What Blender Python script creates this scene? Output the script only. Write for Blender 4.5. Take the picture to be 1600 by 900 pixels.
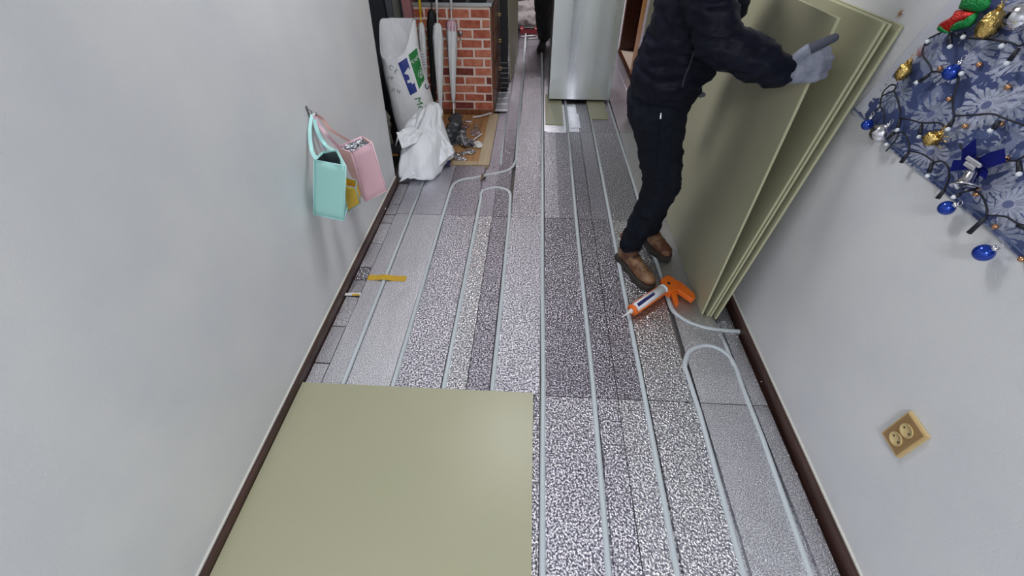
import bpy, bmesh, math, random
import numpy as np
from mathutils import Vector, Matrix, noise
from mathutils.bvhtree import BVHTree
random.seed(7)
for o in list(bpy.data.objects): bpy.data.objects.remove(o)
S = bpy.context.scene
COL = S.collection
V = Vector
# ------------------------------------------------------------------ camera
F_PX, PITCH, YAW, ROLL, CAM_H = 660.0, math.radians(44.05), math.radians(3.11), math.radians(0.07), 1.5
cp, sp = math.cos(PITCH), math.sin(PITCH)
fwd = V((-math.sin(YAW)*cp, math.cos(YAW)*cp, -sp))
rt = V((math.cos(YAW), math.sin(YAW), 0)); dn = fwd.cross(rt)
rt, dn = rt*math.cos(ROLL)+dn*math.sin(ROLL), dn*math.cos(ROLL)-rt*math.sin(ROLL)
CP = V((0, 0, CAM_H))
cd = bpy.data.cameras.new('camera'); cam = bpy.data.objects.new('camera', cd); COL.objects.link(cam)
up = -dn; bk = -fwd
cam.matrix_world = Matrix(((rt.x, up.x, bk.x, 0), (rt.y, up.y, bk.y, 0), (rt.z, up.z, bk.z, CAM_H), (0, 0, 0, 1)))
cd.sensor_width = 36; cd.lens = F_PX/1600*36; cd.clip_start = 0.02
S.camera = cam
# ------------------------------------------------------------------ world, lamps, exposure
w = bpy.data.worlds.new('world'); S.world = w; w.use_nodes = True
w.node_tree.nodes['Background'].inputs[0].default_value = (.85, .9, 1, 1)
w.node_tree.nodes['Background'].inputs[1].default_value = 0.15
S.view_settings.view_transform = 'Standard'; S.view_settings.look = 'None'
S.view_settings.gamma = 1; S.view_settings.use_curve_mapping = False
S.view_settings.exposure = 0.30
CEIL = 2.35
LAMPS = [  # x, y, size, watts, colour, label
    (-.06, 1.88, .46, 13, (.98, .985, 1), 'square white ceiling light above the middle of the corridor'),
    (.10, -1.15, .50, 28, (.93, .96, 1), 'square white fill light added above the near end of the corridor'),  # unseen fill lamp, added to brighten walls and boards
    (.0, 6.3, .50, 44, (1, .94, .97), 'square white ceiling light above the far end, beyond the steel appliance'),
]

# ------------------------------------------------------------------ pixel -> place helpers (floor z, wall x, plane y)
def ray(px, py): return rt*((px-800)/F_PX)+dn*((py-450)/F_PX)+fwd
def fl(px, py, z=0.0): n = ray(px, py); return CP+n*((z-CAM_H)/n.z)
def wx(px, py, x): n = ray(px, py); return CP+n*(x/n.x)
def wy(px, py, y): n = ray(px, py); return CP+n*(y/n.y)

# ------------------------------------------------------------------ materials
def mat(name, col=(.8, .8, .8), rough=.5, metal=0, spec=.5, bump=None, var=None, coat=0, trans=0, alpha=1, aniso=0, sheen=0):
    """bump=(scale,strength,dist[,detail]); var=(scale,colour2,lo,hi)"""
    m = bpy.data.materials.new(name); m.use_nodes = True
    nt = m.node_tree; b = nt.nodes['Principled BSDF']
    b.inputs['Base Color'].default_value = (*col, 1); b.inputs['Roughness'].default_value = rough
    b.inputs['Metallic'].default_value = metal; b.inputs['Specular IOR Level'].default_value = spec
    b.inputs['Coat Weight'].default_value = coat; b.inputs['Transmission Weight'].default_value = trans
    b.inputs['Alpha'].default_value = alpha; b.inputs['Sheen Weight'].default_value = sheen
    tc = nt.nodes.new('ShaderNodeTexCoord')
    if bump:
        n = nt.nodes.new('ShaderNodeTexNoise'); n.inputs['Scale'].default_value = bump[0]
        n.inputs['Detail'].default_value = bump[3] if len(bump) > 3 else 3
        bp = nt.nodes.new('ShaderNodeBump'); bp.inputs['Strength'].default_value = bump[1]; bp.inputs['Distance'].default_value = bump[2]
        nt.links.new(tc.outputs['Object'], n.inputs['Vector']); nt.links.new(n.outputs[0], bp.inputs['Height'])
        nt.links.new(bp.outputs[0], b.inputs['Normal'])
    if var:
        n = nt.nodes.new('ShaderNodeTexNoise'); n.inputs['Scale'].default_value = var[0]; n.inputs['Detail'].default_value = 5
        r = nt.nodes.new('ShaderNodeMapRange'); r.inputs[1].default_value = var[2]; r.inputs[2].default_value = var[3]
        x = nt.nodes.new('ShaderNodeMix'); x.data_type = 'RGBA'
        x.inputs[6].default_value = (*col, 1); x.inputs[7].default_value = (*var[1], 1)
        nt.links.new(tc.outputs['Object'], n.inputs['Vector']); nt.links.new(n.outputs[0], r.inputs[0])
        nt.links.new(r.outputs[0], x.inputs[0]); nt.links.new(x.outputs[2], b.inputs['Base Color'])
    return m

def nodes(m): return m.node_tree.nodes, m.node_tree.links, m.node_tree.nodes['Principled BSDF']

def foil_material(name, col, scale, strength, rough, dist=.004, lo=.30):
    m = mat(name, col, rough, 1.0)
    N, L, b = nodes(m)
    tc = N.new('ShaderNodeTexCoord'); oi = N.new('ShaderNodeObjectInfo')
    v1 = N.new('ShaderNodeTexVoronoi'); v1.inputs['Scale'].default_value = scale
    n1 = N.new('ShaderNodeTexNoise'); n1.inputs['Scale'].default_value = scale*1.6; n1.inputs['Detail'].default_value = 2
    # crumple the lookup so the embossing is irregular
    n2 = N.new('ShaderNodeTexNoise'); n2.inputs['Scale'].default_value = 9; n2.inputs['Detail'].default_value = 3
    L.new(tc.outputs['Object'], v1.inputs['Vector']); L.new(tc.outputs['Object'], n1.inputs['Vector']); L.new(tc.outputs['Object'], n2.inputs['Vector'])
    ad = N.new('ShaderNodeMath'); ad.operation = 'ADD'; L.new(v1.outputs['Distance'], ad.inputs[0]); L.new(n1.outputs[0], ad.inputs[1])
    bp = N.new('ShaderNodeBump'); bp.inputs['Strength'].default_value = strength; bp.inputs['Distance'].default_value = dist
    L.new(ad.outputs[0], bp.inputs['Height'])
    bp2 = N.new('ShaderNodeBump'); bp2.inputs['Strength'].default_value = .5; bp2.inputs['Distance'].default_value = .01
    L.new(n2.outputs[0], bp2.inputs['Height']); L.new(bp2.outputs[0], bp.inputs['Normal'])
    L.new(bp.outputs[0], b.inputs['Normal'])
    # fine dark / bright grain painting the embossing's glitter into the colour, and a slight change of tone from sheet to sheet
    r = N.new('ShaderNodeValToRGB'); r.color_ramp.elements[0].position = .45; r.color_ramp.elements[1].position = .55
    r.color_ramp.elements[0].color = (col[0]*lo, col[1]*lo*.97, col[2]*lo*1.12, 1); r.color_ramp.elements[1].color = (*[min(1, c*1.12) for c in col], 1)
    n3 = N.new('ShaderNodeTexNoise'); n3.inputs['Scale'].default_value = scale*.95; n3.inputs['Detail'].default_value = 1
    L.new(tc.outputs['Object'], n3.inputs['Vector']); L.new(n3.outputs[0], r.inputs[0])
    mr = N.new('ShaderNodeMapRange'); mr.inputs[3].default_value = .80; mr.inputs[4].default_value = 1.0; L.new(oi.outputs['Random'], mr.inputs[0])
    mx = N.new('ShaderNodeVectorMath'); mx.operation = 'SCALE'; L.new(r.outputs[0], mx.inputs[0]); L.new(mr.outputs[0], mx.inputs['Scale'])
    L.new(mx.outputs[0], b.inputs['Base Color'])
    mr2 = N.new('ShaderNodeMapRange'); mr2.inputs[3].default_value = rough-.05; mr2.inputs[4].default_value = rough+.08; L.new(oi.outputs['Random'], mr2.inputs[0])
    L.new(mr2.outputs[0], b.inputs['Roughness'])
    return m

def wallpaper_material():
    m = mat('wallpaper', (.70, .70, .71), .42, 0, .35)
    N, L, b = nodes(m)
    tc = N.new('ShaderNodeTexCoord')
    v = N.new('ShaderNodeTexVoronoi'); v.feature = 'DISTANCE_TO_EDGE'; v.inputs['Scale'].default_value = 42
    n = N.new('ShaderNodeTexNoise'); n.inputs['Scale'].default_value = 14; n.inputs['Detail'].default_value = 4
    n2 = N.new('ShaderNodeTexNoise'); n2.inputs['Scale'].default_value = 320; n2.inputs['Detail'].default_value = 2
    mp = N.new('ShaderNodeVectorMath'); mp.operation = 'ADD'; sc = N.new('ShaderNodeVectorMath'); sc.operation = 'SCALE'; sc.inputs['Scale'].default_value = .05
    L.new(tc.outputs['Object'], n.inputs['Vector']); L.new(n.outputs['Color'], sc.inputs[0]); L.new(tc.outputs['Object'], mp.inputs[0]); L.new(sc.outputs[0], mp.inputs[1])
    L.new(mp.outputs[0], v.inputs['Vector']); L.new(tc.outputs['Object'], n2.inputs['Vector'])
    mr = N.new('ShaderNodeMapRange'); mr.inputs[1].default_value = 0; mr.inputs[2].default_value = .05; L.new(v.outputs[0], mr.inputs[0])
    m2 = N.new('ShaderNodeMath'); m2.operation = 'MULTIPLY_ADD'; L.new(n2.outputs[0], m2.inputs[0]); m2.inputs[1].default_value = .5; L.new(mr.outputs[0], m2.inputs[2])
    bp = N.new('ShaderNodeBump'); bp.inputs['Strength'].default_value = .13; bp.inputs['Distance'].default_value = .002
    L.new(m2.outputs[0], bp.inputs['Height']); L.new(bp.outputs[0], b.inputs['Normal'])
    x = N.new('ShaderNodeMix'); x.data_type = 'RGBA'; x.inputs[6].default_value = (.655, .665, .69, 1); x.inputs[7].default_value = (.72, .725, .73, 1)
    n3 = N.new('ShaderNodeTexNoise'); n3.inputs['Scale'].default_value = 3.2; n3.inputs['Detail'].default_value = 7; L.new(tc.outputs['Object'], n3.inputs['Vector'])
    r3 = N.new('ShaderNodeMapRange'); r3.inputs[1].default_value = .35; r3.inputs[2].default_value = .65; L.new(n3.outputs[0], r3.inputs[0]); L.new(r3.outputs[0], x.inputs[0])
    L.new(x.outputs[2], b.inputs['Base Color'])
    return m

def wood_material(name, c1, c2, rough=.45, scale=6, axis=1):
    m = mat(name, c1, rough)
    N, L, b = nodes(m)
    tc = N.new('ShaderNodeTexCoord'); mp = N.new('ShaderNodeMapping')
    s = [scale*6]*3; s[axis] = scale*.5; mp.inputs['Scale'].default_value = s
    n = N.new('ShaderNodeTexNoise'); n.inputs['Scale'].default_value = 1; n.inputs['Detail'].default_value = 6; n.inputs['Distortion'].default_value = 1.0
    r = N.new('ShaderNodeValToRGB'); r.color_ramp.elements[0].position = .35; r.color_ramp.elements[1].position = .65
    r.color_ramp.elements[0].color = (*c1, 1); r.color_ramp.elements[1].color = (*c2, 1)
    L.new(tc.outputs['Object'], mp.inputs[0]); L.new(mp.outputs[0], n.inputs['Vector']); L.new(n.outputs[0], r.inputs[0]); L.new(r.outputs[0], b.inputs['Base Color'])
    return m

def tapestry_material():
    m = mat('tapestry_print', (.1, .14, .3), .75)
    N, L, b = nodes(m)
    tc = N.new('ShaderNodeTexCoord')
    def math_(op, a, bb=None, c=None):
        n = N.new('ShaderNodeMath'); n.operation = op
        for i, q in enumerate((a, bb, c)):
            if q is None: continue
            if hasattr(q, 'links') or hasattr(q, 'is_output'): L.new(q, n.inputs[i])
            else: n.inputs[i].default_value = q
        return n.outputs[0]
    def mixc(f, a, c):
        n = N.new('ShaderNodeMix'); n.data_type = 'RGBA'; L.new(f, n.inputs[0])
        for i, q in ((6, a), (7, c)):
            if isinstance(q, tuple): n.inputs[i].default_value = (*q, 1)
            else: L.new(q, n.inputs[i])
        return n.outputs[2]
    def noise_(scale, detail=3, vec=None, dist=0):
        n = N.new('ShaderNodeTexNoise'); n.inputs['Scale'].default_value = scale; n.inputs['Detail'].default_value = detail; n.inputs['Distortion'].default_value = dist
        L.new(vec or tc.outputs['UV'], n.inputs['Vector']); return n.outputs[0]
    base = mixc(math_('GREATER_THAN', noise_(11, 4), .56), (.050, .072, .19), (.085, .115, .25))
    base = mixc(math_('GREATER_THAN', noise_(15, 5, None, 1.2), .585), base, (.20, .235, .36))
    base = mixc(math_('GREATER_THAN', noise_(21, 6, None, 2.0), .635), base, (.34, .38, .50))
    # spiky flower heads: cells, angle round each cell's own centre, ragged petals
    for sc_, petals, rad, colr, off in ((7.0, 15, .052, (.30, .34, .46), .3), (6.2, 19, .056, (.44, .47, .60), 5.1)):
        mpn = N.new('ShaderNodeMapping'); mpn.inputs['Location'].default_value = (off, off*.7, 0); L.new(tc.outputs['UV'], mpn.inputs[0])
        v = N.new('ShaderNodeTexVoronoi'); v.voronoi_dimensions = '2D'; v.inputs['Scale'].default_value = sc_; v.inputs['Randomness'].default_value = .75; L.new(mpn.outputs[0], v.inputs['Vector'])
        sb = N.new('ShaderNodeVectorMath'); sb.operation = 'SUBTRACT'; L.new(mpn.outputs[0], sb.inputs[0]); L.new(v.outputs['Position'], sb.inputs[1])
        sx = N.new('ShaderNodeSeparateXYZ'); L.new(sb.outputs[0], sx.inputs[0])
        ang = math_('ARCTAN2', sx.outputs[1], sx.outputs[0]); ln = N.new('ShaderNodeVectorMath'); ln.operation = 'LENGTH'; L.new(sb.outputs[0], ln.inputs[0])
        wob = noise_(30, 3, mpn.outputs[0])
        pet = math_('SINE', math_('MULTIPLY_ADD', wob, 9.0, math_('MULTIPLY', ang, float(petals))))
        reach = math_('MULTIPLY_ADD', noise_(16, 4, mpn.outputs[0]), rad*2.6, rad*-.35)
        ins = math_('LESS_THAN', ln.outputs['Value'], reach)
        th = math_('MULTIPLY_ADD', ln.outputs['Value'], 13.0, -1.15)
        msk = math_('MULTIPLY', ins, math_('GREATER_THAN', pet, th))
        shade = mixc(math_('GREATER_THAN', noise_(70, 2), .5), colr, tuple(c*.78 for c in colr))
        base = mixc(msk, base, shade)
        core = math_('LESS_THAN', ln.outputs['Value'], .010)
        base = mixc(core, base, (.13, .15, .30))
    base = mixc(math_('GREATER_THAN', noise_(12, 5, None, 1.0), .615), base, (.058, .08, .20))
    # ragged white margin along the left edge of the print
    su = N.new('ShaderNodeSeparateXYZ'); L.new(tc.outputs['UV'], su.inputs[0])
    edge = math_('ADD', su.outputs[0], math_('MULTIPLY_ADD', noise_(26, 5), -.22, .06))
    base = mixc(math_('LESS_THAN', edge, .0), base, (.60, .61, .68))
    L.new(base, b.inputs['Base Color'])
    return m

FOIL = foil_material('embossed_foil', (.80, .785, .84), 145, 1.0, .20, .0025, .26)
FOIL_BRIGHT = foil_material('coarse_glint_foil', (.96, .96, 1.0), 145, 1.0, .18, .0028, .34)  # brighter base colour also stands for lamp glints on the foil
FOIL_DARK = foil_material('dark_grained_foil', (.63, .605, .67), 150, 1.0, .21, .0026, .26)
FOIL_SMOOTH = foil_material('smooth_foil', (.88, .87, .90), 190, .3, .36, .003, .7)
FOIL_FINE = foil_material('fine_foil', (.86, .86, .87), 240, .7, .32, .0020, .58)
PIPE = mat('pipe_plastic', (.55, .60, .63), .35, 0, .5, bump=(30, .2, .001))
WALL = wallpaper_material()
BASEB = wood_material('dark_brown_skirting', (.030, .013, .010), (.075, .035, .028), .4, 5, 1)
BOARD = mat('green_coated_board', (.405, .398, .262), .38, 0, .5, bump=(260, .05, .0005), var=(2.5, (.42, .405, .280), .3, .7))
BOARD_EDGE = mat('board_edge', (.52, .52, .33), .6)
CONC = mat('screed', (.12, .11, .10), .8)
WHITE = mat('white_paint', (.8, .8, .79), .5)
STEEL = mat('brushed_steel', (.60, .64, .65), .34, 1.0)
DARK = mat('black_plastic', (.012, .012, .014), .45)
BROWNW = wood_material('brown_wood', (.17, .055, .025), (.24, .09, .04), .3, 4, 2)
DARKRED = wood_material('dark_red_wood', (.050, .012, .008), (.085, .022, .012), .3, 4, 2)
ORANGEW = wood_material('orange_wood', (.42, .19, .05), (.56, .28, .09), .3, 5, 2)
OAK = wood_material('oak_floor', (.38, .19, .075), (.52, .29, .13), .35, 5, 1)
TANW = wood_material('tan_trim', (.44, .33, .20), (.52, .41, .27), .55, 4, 1)
BRASS = mat('brass', (.55, .36, .16), .3, 1)
MORTAR = mat('mortar', (.86, .74, .66), .8, bump=(80, .3, .002))
BRICKS = [mat('brick_%s' % k, c, .8, bump=(90, .4, .002), var=(22, c2, .35, .65)) for k, c, c2 in
          (('red', (.40, .090, .052), (.56, .17, .10)), ('rust', (.52, .145, .08), (.66, .25, .16)), ('dark', (.17, .030, .022), (.28, .065, .045)))]
NAVY = mat('navy_fabric', (.0028, .0036, .0105), .5, 0, .16, bump=(45, .5, .004, 5), var=(9, (.005, .006, .016), .35, .7))
TROUSER = mat('dark_trouser_fabric', (.0065, .0085, .015), .8, 0, .15, bump=(45, .6, .004, 5), var=(14, (.012, .014, .022), .45, .75))
SKIN = mat('skin', (.55, .34, .25), .5)
HAIR = mat('black_hair', (.012, .01, .01), .5)
GLOVE = mat('grey_knit', (.29, .305, .37), .85, bump=(500, .3, .001), var=(28, (.17, .185, .24), .4, .65))
GLOVE_D = mat('dark_coated_palm', (.055, .062, .09), .6)
LEATHER = mat('brown_leather', (.115, .042, .020), .5, bump=(70, .5, .002), var=(20, (.29, .17, .085), .45, .68))
SOLE = mat('dark_rubber', (.035, .028, .024), .8)
ORANGE = mat('orange_plastic', (.84, .165, .015), .35)
MINT = mat('mint_fabric', (.43, .80, .74), .6, bump=(30, .3, .004))
MINT_T = mat('mint_piping', (.50, .88, .86), .55)
PINK = mat('pink_fabric', (.92, .58, .66), .6, bump=(30, .3, .004))
PINK_S = mat('peach_fabric', (.88, .56, .52), .6, bump=(30, .3, .004))
PINK_T = mat('pink_piping', (.97, .64, .73), .55)
LINING = mat('silver_lining', (.62, .62, .66), .25, 1, bump=(60, 1, .01))
YELLOW = mat('yellow_fabric', (.70, .44, .05), .6)
BLUEG = mat('pale_blue_fabric', (.30, .46, .52), .6)
GREYM = mat('grey_metal', (.35, .35, .36), .35, .9)
PLASTIC_W = mat('white_plastic_film', (.84, .86, .90), .45, 0, .4, bump=(14, .3, .01, 3))
SACKM = mat('white_woven_sack', (.88, .89, .92), .5, bump=(24, .4, .012, 4))
P_BLUE = mat('print_blue', (.012, .035, .25), .5); P_GREEN = mat('print_green', (.02, .22, .05), .5); P_WHITE = mat('print_white', (.8, .82, .85), .5); P_GREY = mat('print_grey', (.25, .27, .30), .5)
P_NAVY = mat('print_navy', (.02, .02, .12), .5)
GOLD = mat('gold_frame', (.66, .46, .20), .3, .35, coat=.3); BRONZE = mat('bronze_plate', (.37, .225, .095), .38, .3); CREAM = mat('cream_socket', (.62, .47, .22), .35)
TAPE = mat('yellow_tape', (.62, .38, .03), .35)
ORN_BLUE = mat('blue_ornament', (.006, .05, .42), .18, .6, coat=.6); ORN_GOLD = mat('gold_ornament', (.68, .48, .16), .25, 1, bump=(160, .8, .003)); ORN_SILVER = mat('silver_ornament', (.8, .8, .84), .15, 1)
SEQ_R = mat('red_sequins', (.55, .02, .015), .25, .5, bump=(240, 1, .003)); SEQ_G = mat('green_sequins', (.01, .26, .06), .25, .5, bump=(240, 1, .003))
RIBBON = mat('blue_ribbon', (.004, .008, .13), .75, 0, .15); CORD = mat('black_cord', (.008, .009, .018), .5); BULB = mat('frosted_bulb', (.80, .84, .88), .3); COPPER = mat('copper_bead', (.60, .32, .17), .2, .8)
CLEAR = mat('translucent_vinyl', (.90, .91, .93), .35, alpha=.85, bump=(30, .6, .01)); PINKV = mat('pink_vinyl', (.75, .42, .52), .4, alpha=.85); YEL = mat('yellow_plastic', (.85, .55, .01), .35)
TRASH = mat('dark_grey_bag', (.06, .065, .075), .35, bump=(20, .7, .02)); SCRAP = mat('foil_scrap', (.75, .76, .8), .2, 1, bump=(40, 1, .02))
FOAM = mat('white_foam', (.8, .8, .8), .8); GREYDOOR = mat('grey_steel_door', (.085, .095, .115), .4, .2); GREENG = mat('grey_green_frame', (.25, .26, .23), .45); BLUEGR = mat('slate_frame', (.15, .165, .19), .4)
PINKJ = mat('dusty_pink_jamb', (.45, .20, .21), .5); LAV = mat('lavender_white_trim', (.62, .58, .66), .5); SHELF = mat('pale_metal_edge', (.55, .56, .56), .35, .6)
LEAD = mat('ceiling_white', (.78, .78, .78), .9); RED = mat('red_plastic', (.25, .015, .02), .4); SACKG = mat('grey_sack', (.22, .20, .20), .7)
LIGHTM = bpy.data.materials.new('lit_diffuser'); LIGHTM.use_nodes = True
_b = LIGHTM.node_tree.nodes['Principled BSDF']; _b.inputs['Emission Color'].default_value = (1, 1, 1, 1); _b.inputs['Emission Strength'].default_value = 3

# ------------------------------------------------------------------ object helpers
def tag(o, label=None, cat=None, group=None, kind=None):
    if label: o['label'] = label
    if cat: o['category'] = cat
    if group: o['group'] = group
    if kind: o['kind'] = kind
    return o
def empty(name, loc, label=None, cat=None, group=None):
    o = bpy.data.objects.new(name, None); COL.objects.link(o); o.location = loc; o.empty_display_size = .05
    bpy.context.view_layer.update()
    return tag(o, label, cat, group)
def link(name, me, m, parent=None, smooth=False):
    o = bpy.data.objects.new(name, me); COL.objects.link(o)
    if m is not None: me.materials.append(m)
    if smooth:
        for p in me.polygons: p.use_smooth = True
    if parent is not None:
        o.parent = parent; o.matrix_parent_inverse = world(parent).inverted()
    return o
def world(o):
    mm = o.matrix_basis.copy()
    return world(o.parent) @ o.matrix_parent_inverse @ mm if o.parent else mm
class MB:
    def __init__(s): s.v = []; s.f = []
    def add(s, vs, fs):
        k = len(s.v); s.v += [tuple(v) for v in vs]; s.f += [tuple(i+k for i in f) for f in fs]; return s
    def box(s, a, b):
        x0, y0, z0 = a; x1, y1, z1 = b
        return s.add([(x0, y0, z0), (x1, y0, z0), (x1, y1, z0), (x0, y1, z0), (x0, y0, z1), (x1, y0, z1), (x1, y1, z1), (x0, y1, z1)],
                     [(3, 2, 1, 0), (4, 5, 6, 7), (0, 1, 5, 4), (1, 2, 6, 5), (2, 3, 7, 6), (3, 0, 4, 7)])
    def hexa(s, lo, hi):   # two loops of n points each
        n = len(lo)
        return s.add(list(lo)+list(hi), [tuple(range(n-1, -1, -1)), tuple(range(n, 2*n))]+[(i, (i+1) % n, n+(i+1) % n, n+i) for i in range(n)])
    def slab(s, pts, nrm, th):   # polygon extruded along nrm*th
        pts = [V(p) for p in pts]; return s.hexa(pts, [p+V(nrm)*th for p in pts])
    def loft(s, rings, caps=True):
        n = len(rings[0]); vs = [p for r in rings for p in r]
        fs = [(j*n+i, j*n+(i+1) % n, (j+1)*n+(i+1) % n, (j+1)*n+i) for j in range(len(rings)-1) for i in range(n)]
        if caps: fs += [tuple(range(n-1, -1, -1)), tuple((len(rings)-1)*n+i for i in range(n))]
        return s.add(vs, fs)
    def tube(s, pts, r, n=8, caps=True):
        pts = [V(p) for p in pts]; rs = r if isinstance(r, (list, tuple)) else [r]*len(pts)
        rings = []; prev = None
        for i, p in enumerate(pts):
            t = (pts[min(i+1, len(pts)-1)]-pts[max(i-1, 0)]).normalized()
            if prev is None:
                a = t.orthogonal().normalized()
            else:
                a = (prev-t*prev.dot(t)).normalized()
            prev = a; b = t.cross(a)
            rings.append([p+(a*math.cos(2*math.pi*k/n)+b*math.sin(2*math.pi*k/n))*rs[i] for k in range(n)])
        return s.loft(rings, caps)
    def lathe(s, prof, org=(0, 0, 0), axis=(0, 0, 1), n=20, mod=None):   # prof [(r,h)]
        ax = V(axis).normalized(); a = ax.orthogonal().normalized(); b = ax.cross(a)
        rings = [[V(org)+ax*h+(a*math.cos(2*math.pi*k/n)+b*math.sin(2*math.pi*k/n))*(r*(mod(k, n) if mod else 1)) for k in range(n)] for r, h in prof]
        return s.loft(rings)
    def strip(s, pts, wdir, wdt, th):   # flat ribbon along pts
        pts = [V(p) for p in pts]; wv = V(wdir).normalized()*wdt/2
        rings = []
        for i, p in enumerate(pts):
            t = (pts[min(i+1, len(pts)-1)]-pts[max(i-1, 0)]).normalized(); nn = t.cross(wv).normalized()*th/2
            rings.append([p-wv-nn, p+wv-nn, p+wv+nn, p-wv+nn])
        return s.loft(rings)
    def build(s, name, m, parent=None, smooth=False, bevel=0, seg=1):
        me = bpy.data.meshes.new(name); me.from_pydata(s.v, [], s.f)
        bm = bmesh.new(); bm.from_mesh(me); bmesh.ops.recalc_face_normals(bm, faces=bm.faces)
        if bevel: bmesh.ops.bevel(bm, geom=[e for e in bm.edges if len(e.link_faces) == 2 and e.calc_face_angle(0) > .6], offset=bevel, segments=seg, affect='EDGES', clamp_overlap=True)
        bm.to_mesh(me); bm.free()
        o = link(name, me, m, parent, smooth)
        return o
def box(name, a, b, m, parent=None, bevel=0): return MB().box(a, b).build(name, m, parent, bevel=bevel)
def smooth_path(pts, k=6):
    pts = [V(p) for p in pts]; out = []
    for i in range(len(pts)-1):
        p0 = pts[max(i-1, 0)]; p1 = pts[i]; p2 = pts[i+1]; p3 = pts[min(i+2, len(pts)-1)]
        for j in range(k):
            t = j/k; out.append(.5*((2*p1)+(p2-p0)*t+(2*p0-5*p1+4*p2-p3)*t*t+(3*p1-p0-3*p2+p3)*t**3))
    out.append(pts[-1]); return out
_ico = None
def ico():
    global _ico
    if _ico is None:
        bm = bmesh.new(); bmesh.ops.create_icosphere(bm, subdivisions=2, radius=1); _ico = [v.co.copy() for v in bm.verts]; bm.free()
    return _ico
def blob(name, caps, m, parent=None, voxel=.008, smooth=4, wrinkle=None):
    """caps: (p0,r0,p1,r1[,axis,factor]) tapered capsules (flattened along axis); fused into ONE continuous surface"""
    bm = bmesh.new()
    for c in caps:
        p0, r0, p1, r1 = V(c[0]), c[1], V(c[2]), c[3]
        ax, fa = (V(c[4]).normalized(), c[5]) if len(c) > 4 else (None, 1)
        vs = []
        for p, r in ((p0, r0), (p1, r1)):
            for d in ico():
                q = d*r
                if ax is not None: q = q-ax*q.dot(ax)*(1-fa)
                vs.append(bm.verts.new(p+q))
        g = bmesh.ops.convex_hull(bm, input=vs, use_existing_faces=False)
        dead = list({e for e in g['geom_interior']+g['geom_unused'] if isinstance(e, bmesh.types.BMVert)})
        if dead: bmesh.ops.delete(bm, geom=dead, context='VERTS')
    me = bpy.data.meshes.new('tmp'); bm.to_mesh(me); bm.free()
    t = bpy.data.objects.new('tmp', me); COL.objects.link(t)
    r = t.modifiers.new('r', 'REMESH'); r.mode = 'VOXEL'; r.voxel_size = voxel
    if smooth: s_ = t.modifiers.new('s', 'SMOOTH'); s_.iterations = smooth; s_.factor = .5
    dg = bpy.context.evaluated_depsgraph_get(); out = bpy.data.meshes.new_from_object(t.evaluated_get(dg))
    bpy.data.objects.remove(t); bpy.data.meshes.remove(me)
    out.name = name; out.materials.clear()
    if wrinkle: displace(out, *wrinkle)
    return link(name, out, m, parent, True)
def displace(me, amp, scale, stretch=(1, 1, 1), ridged=True):
    me.update(); nr = [v.normal.copy() for v in me.vertices]
    for v, n in zip(me.vertices, nr):
        c = V((v.co.x*stretch[0], v.co.y*stretch[1], v.co.z*stretch[2]))*scale
        a = noise.noise(c); b_ = noise.noise(c*2.1+V((5, 3, 1)))
        h = ((1-2*abs(a))*.65+(1-2*abs(b_))*.35-.45) if ridged else a
        v.co += n*h*amp
def bvh_of(*objs):
    vs = []; fs = []
    for o in objs:
        k = len(vs); M = world(o); vs += [M @ v.co for v in o.data.vertices]; fs += [tuple(i+k for i in p.vertices) for p in o.data.polygons]
    return BVHTree.FromPolygons(vs, fs)
def decal(name, bvh, tris, m, parent, off=.0015):
    """tris: 2-D polygons in photo coordinates, laid onto the real surface under them"""
    mb = MB()
    for poly in tris:
        hit = []
        for p in poly:
            n = ray(*p).normalized(); loc, nn, i, d = bvh.ray_cast(CP, n)
            if loc is None: hit = None; break
            hit.append(loc-n*off)
        if hit: mb.add(hit, [tuple(range(len(hit)))])
    if mb.f: return mb.build(name, m, parent)
def quadgrid(q, nu=4, nv=6):
    q = [V((*p, 0)) for p in q]
    P = lambda u, v: ((q[0]*(1-u)+q[1]*u)*(1-v)+(q[3]*(1-u)+q[2]*u)*v)[:2]
    return [[P(i/nu, j/nv), P((i+1)/nu, j/nv), P((i+1)/nu, (j+1)/nv), P(i/nu, (j+1)/nv)] for i in range(nu) for j in range(nv)]
def text_polys(s, org, ux, uy):
    """text laid out in 2-D: org + x*ux + y*uy (font units); returns triangles"""
    cu = bpy.data.curves.new('t', 'FONT'); cu.body = s; cu.resolution_u = 2
    t = bpy.data.objects.new('t', cu); COL.objects.link(t)
    dg = bpy.context.evaluated_depsgraph_get(); me = bpy.data.meshes.new_from_object(t.evaluated_get(dg))
    me.calc_loop_triangles()
    P = lambda c: (org[0]+c.x*ux[0]+c.y*uy[0], org[1]+c.x*ux[1]+c.y*uy[1])
    out = [[P(me.vertices[i].co) for i in tr.vertices] for tr in me.loop_triangles]
    bpy.data.objects.remove(t); bpy.data.curves.remove(cu); bpy.data.meshes.remove(me)
    return out

# ------------------------------------------------------------------ room shell
XL, XR = -.939, 1.003
def struct(name, mb, m, parent=None): 
    o = mb.build(name, m, parent)
    if parent is None: o['kind'] = 'structure'
    return o
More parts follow.
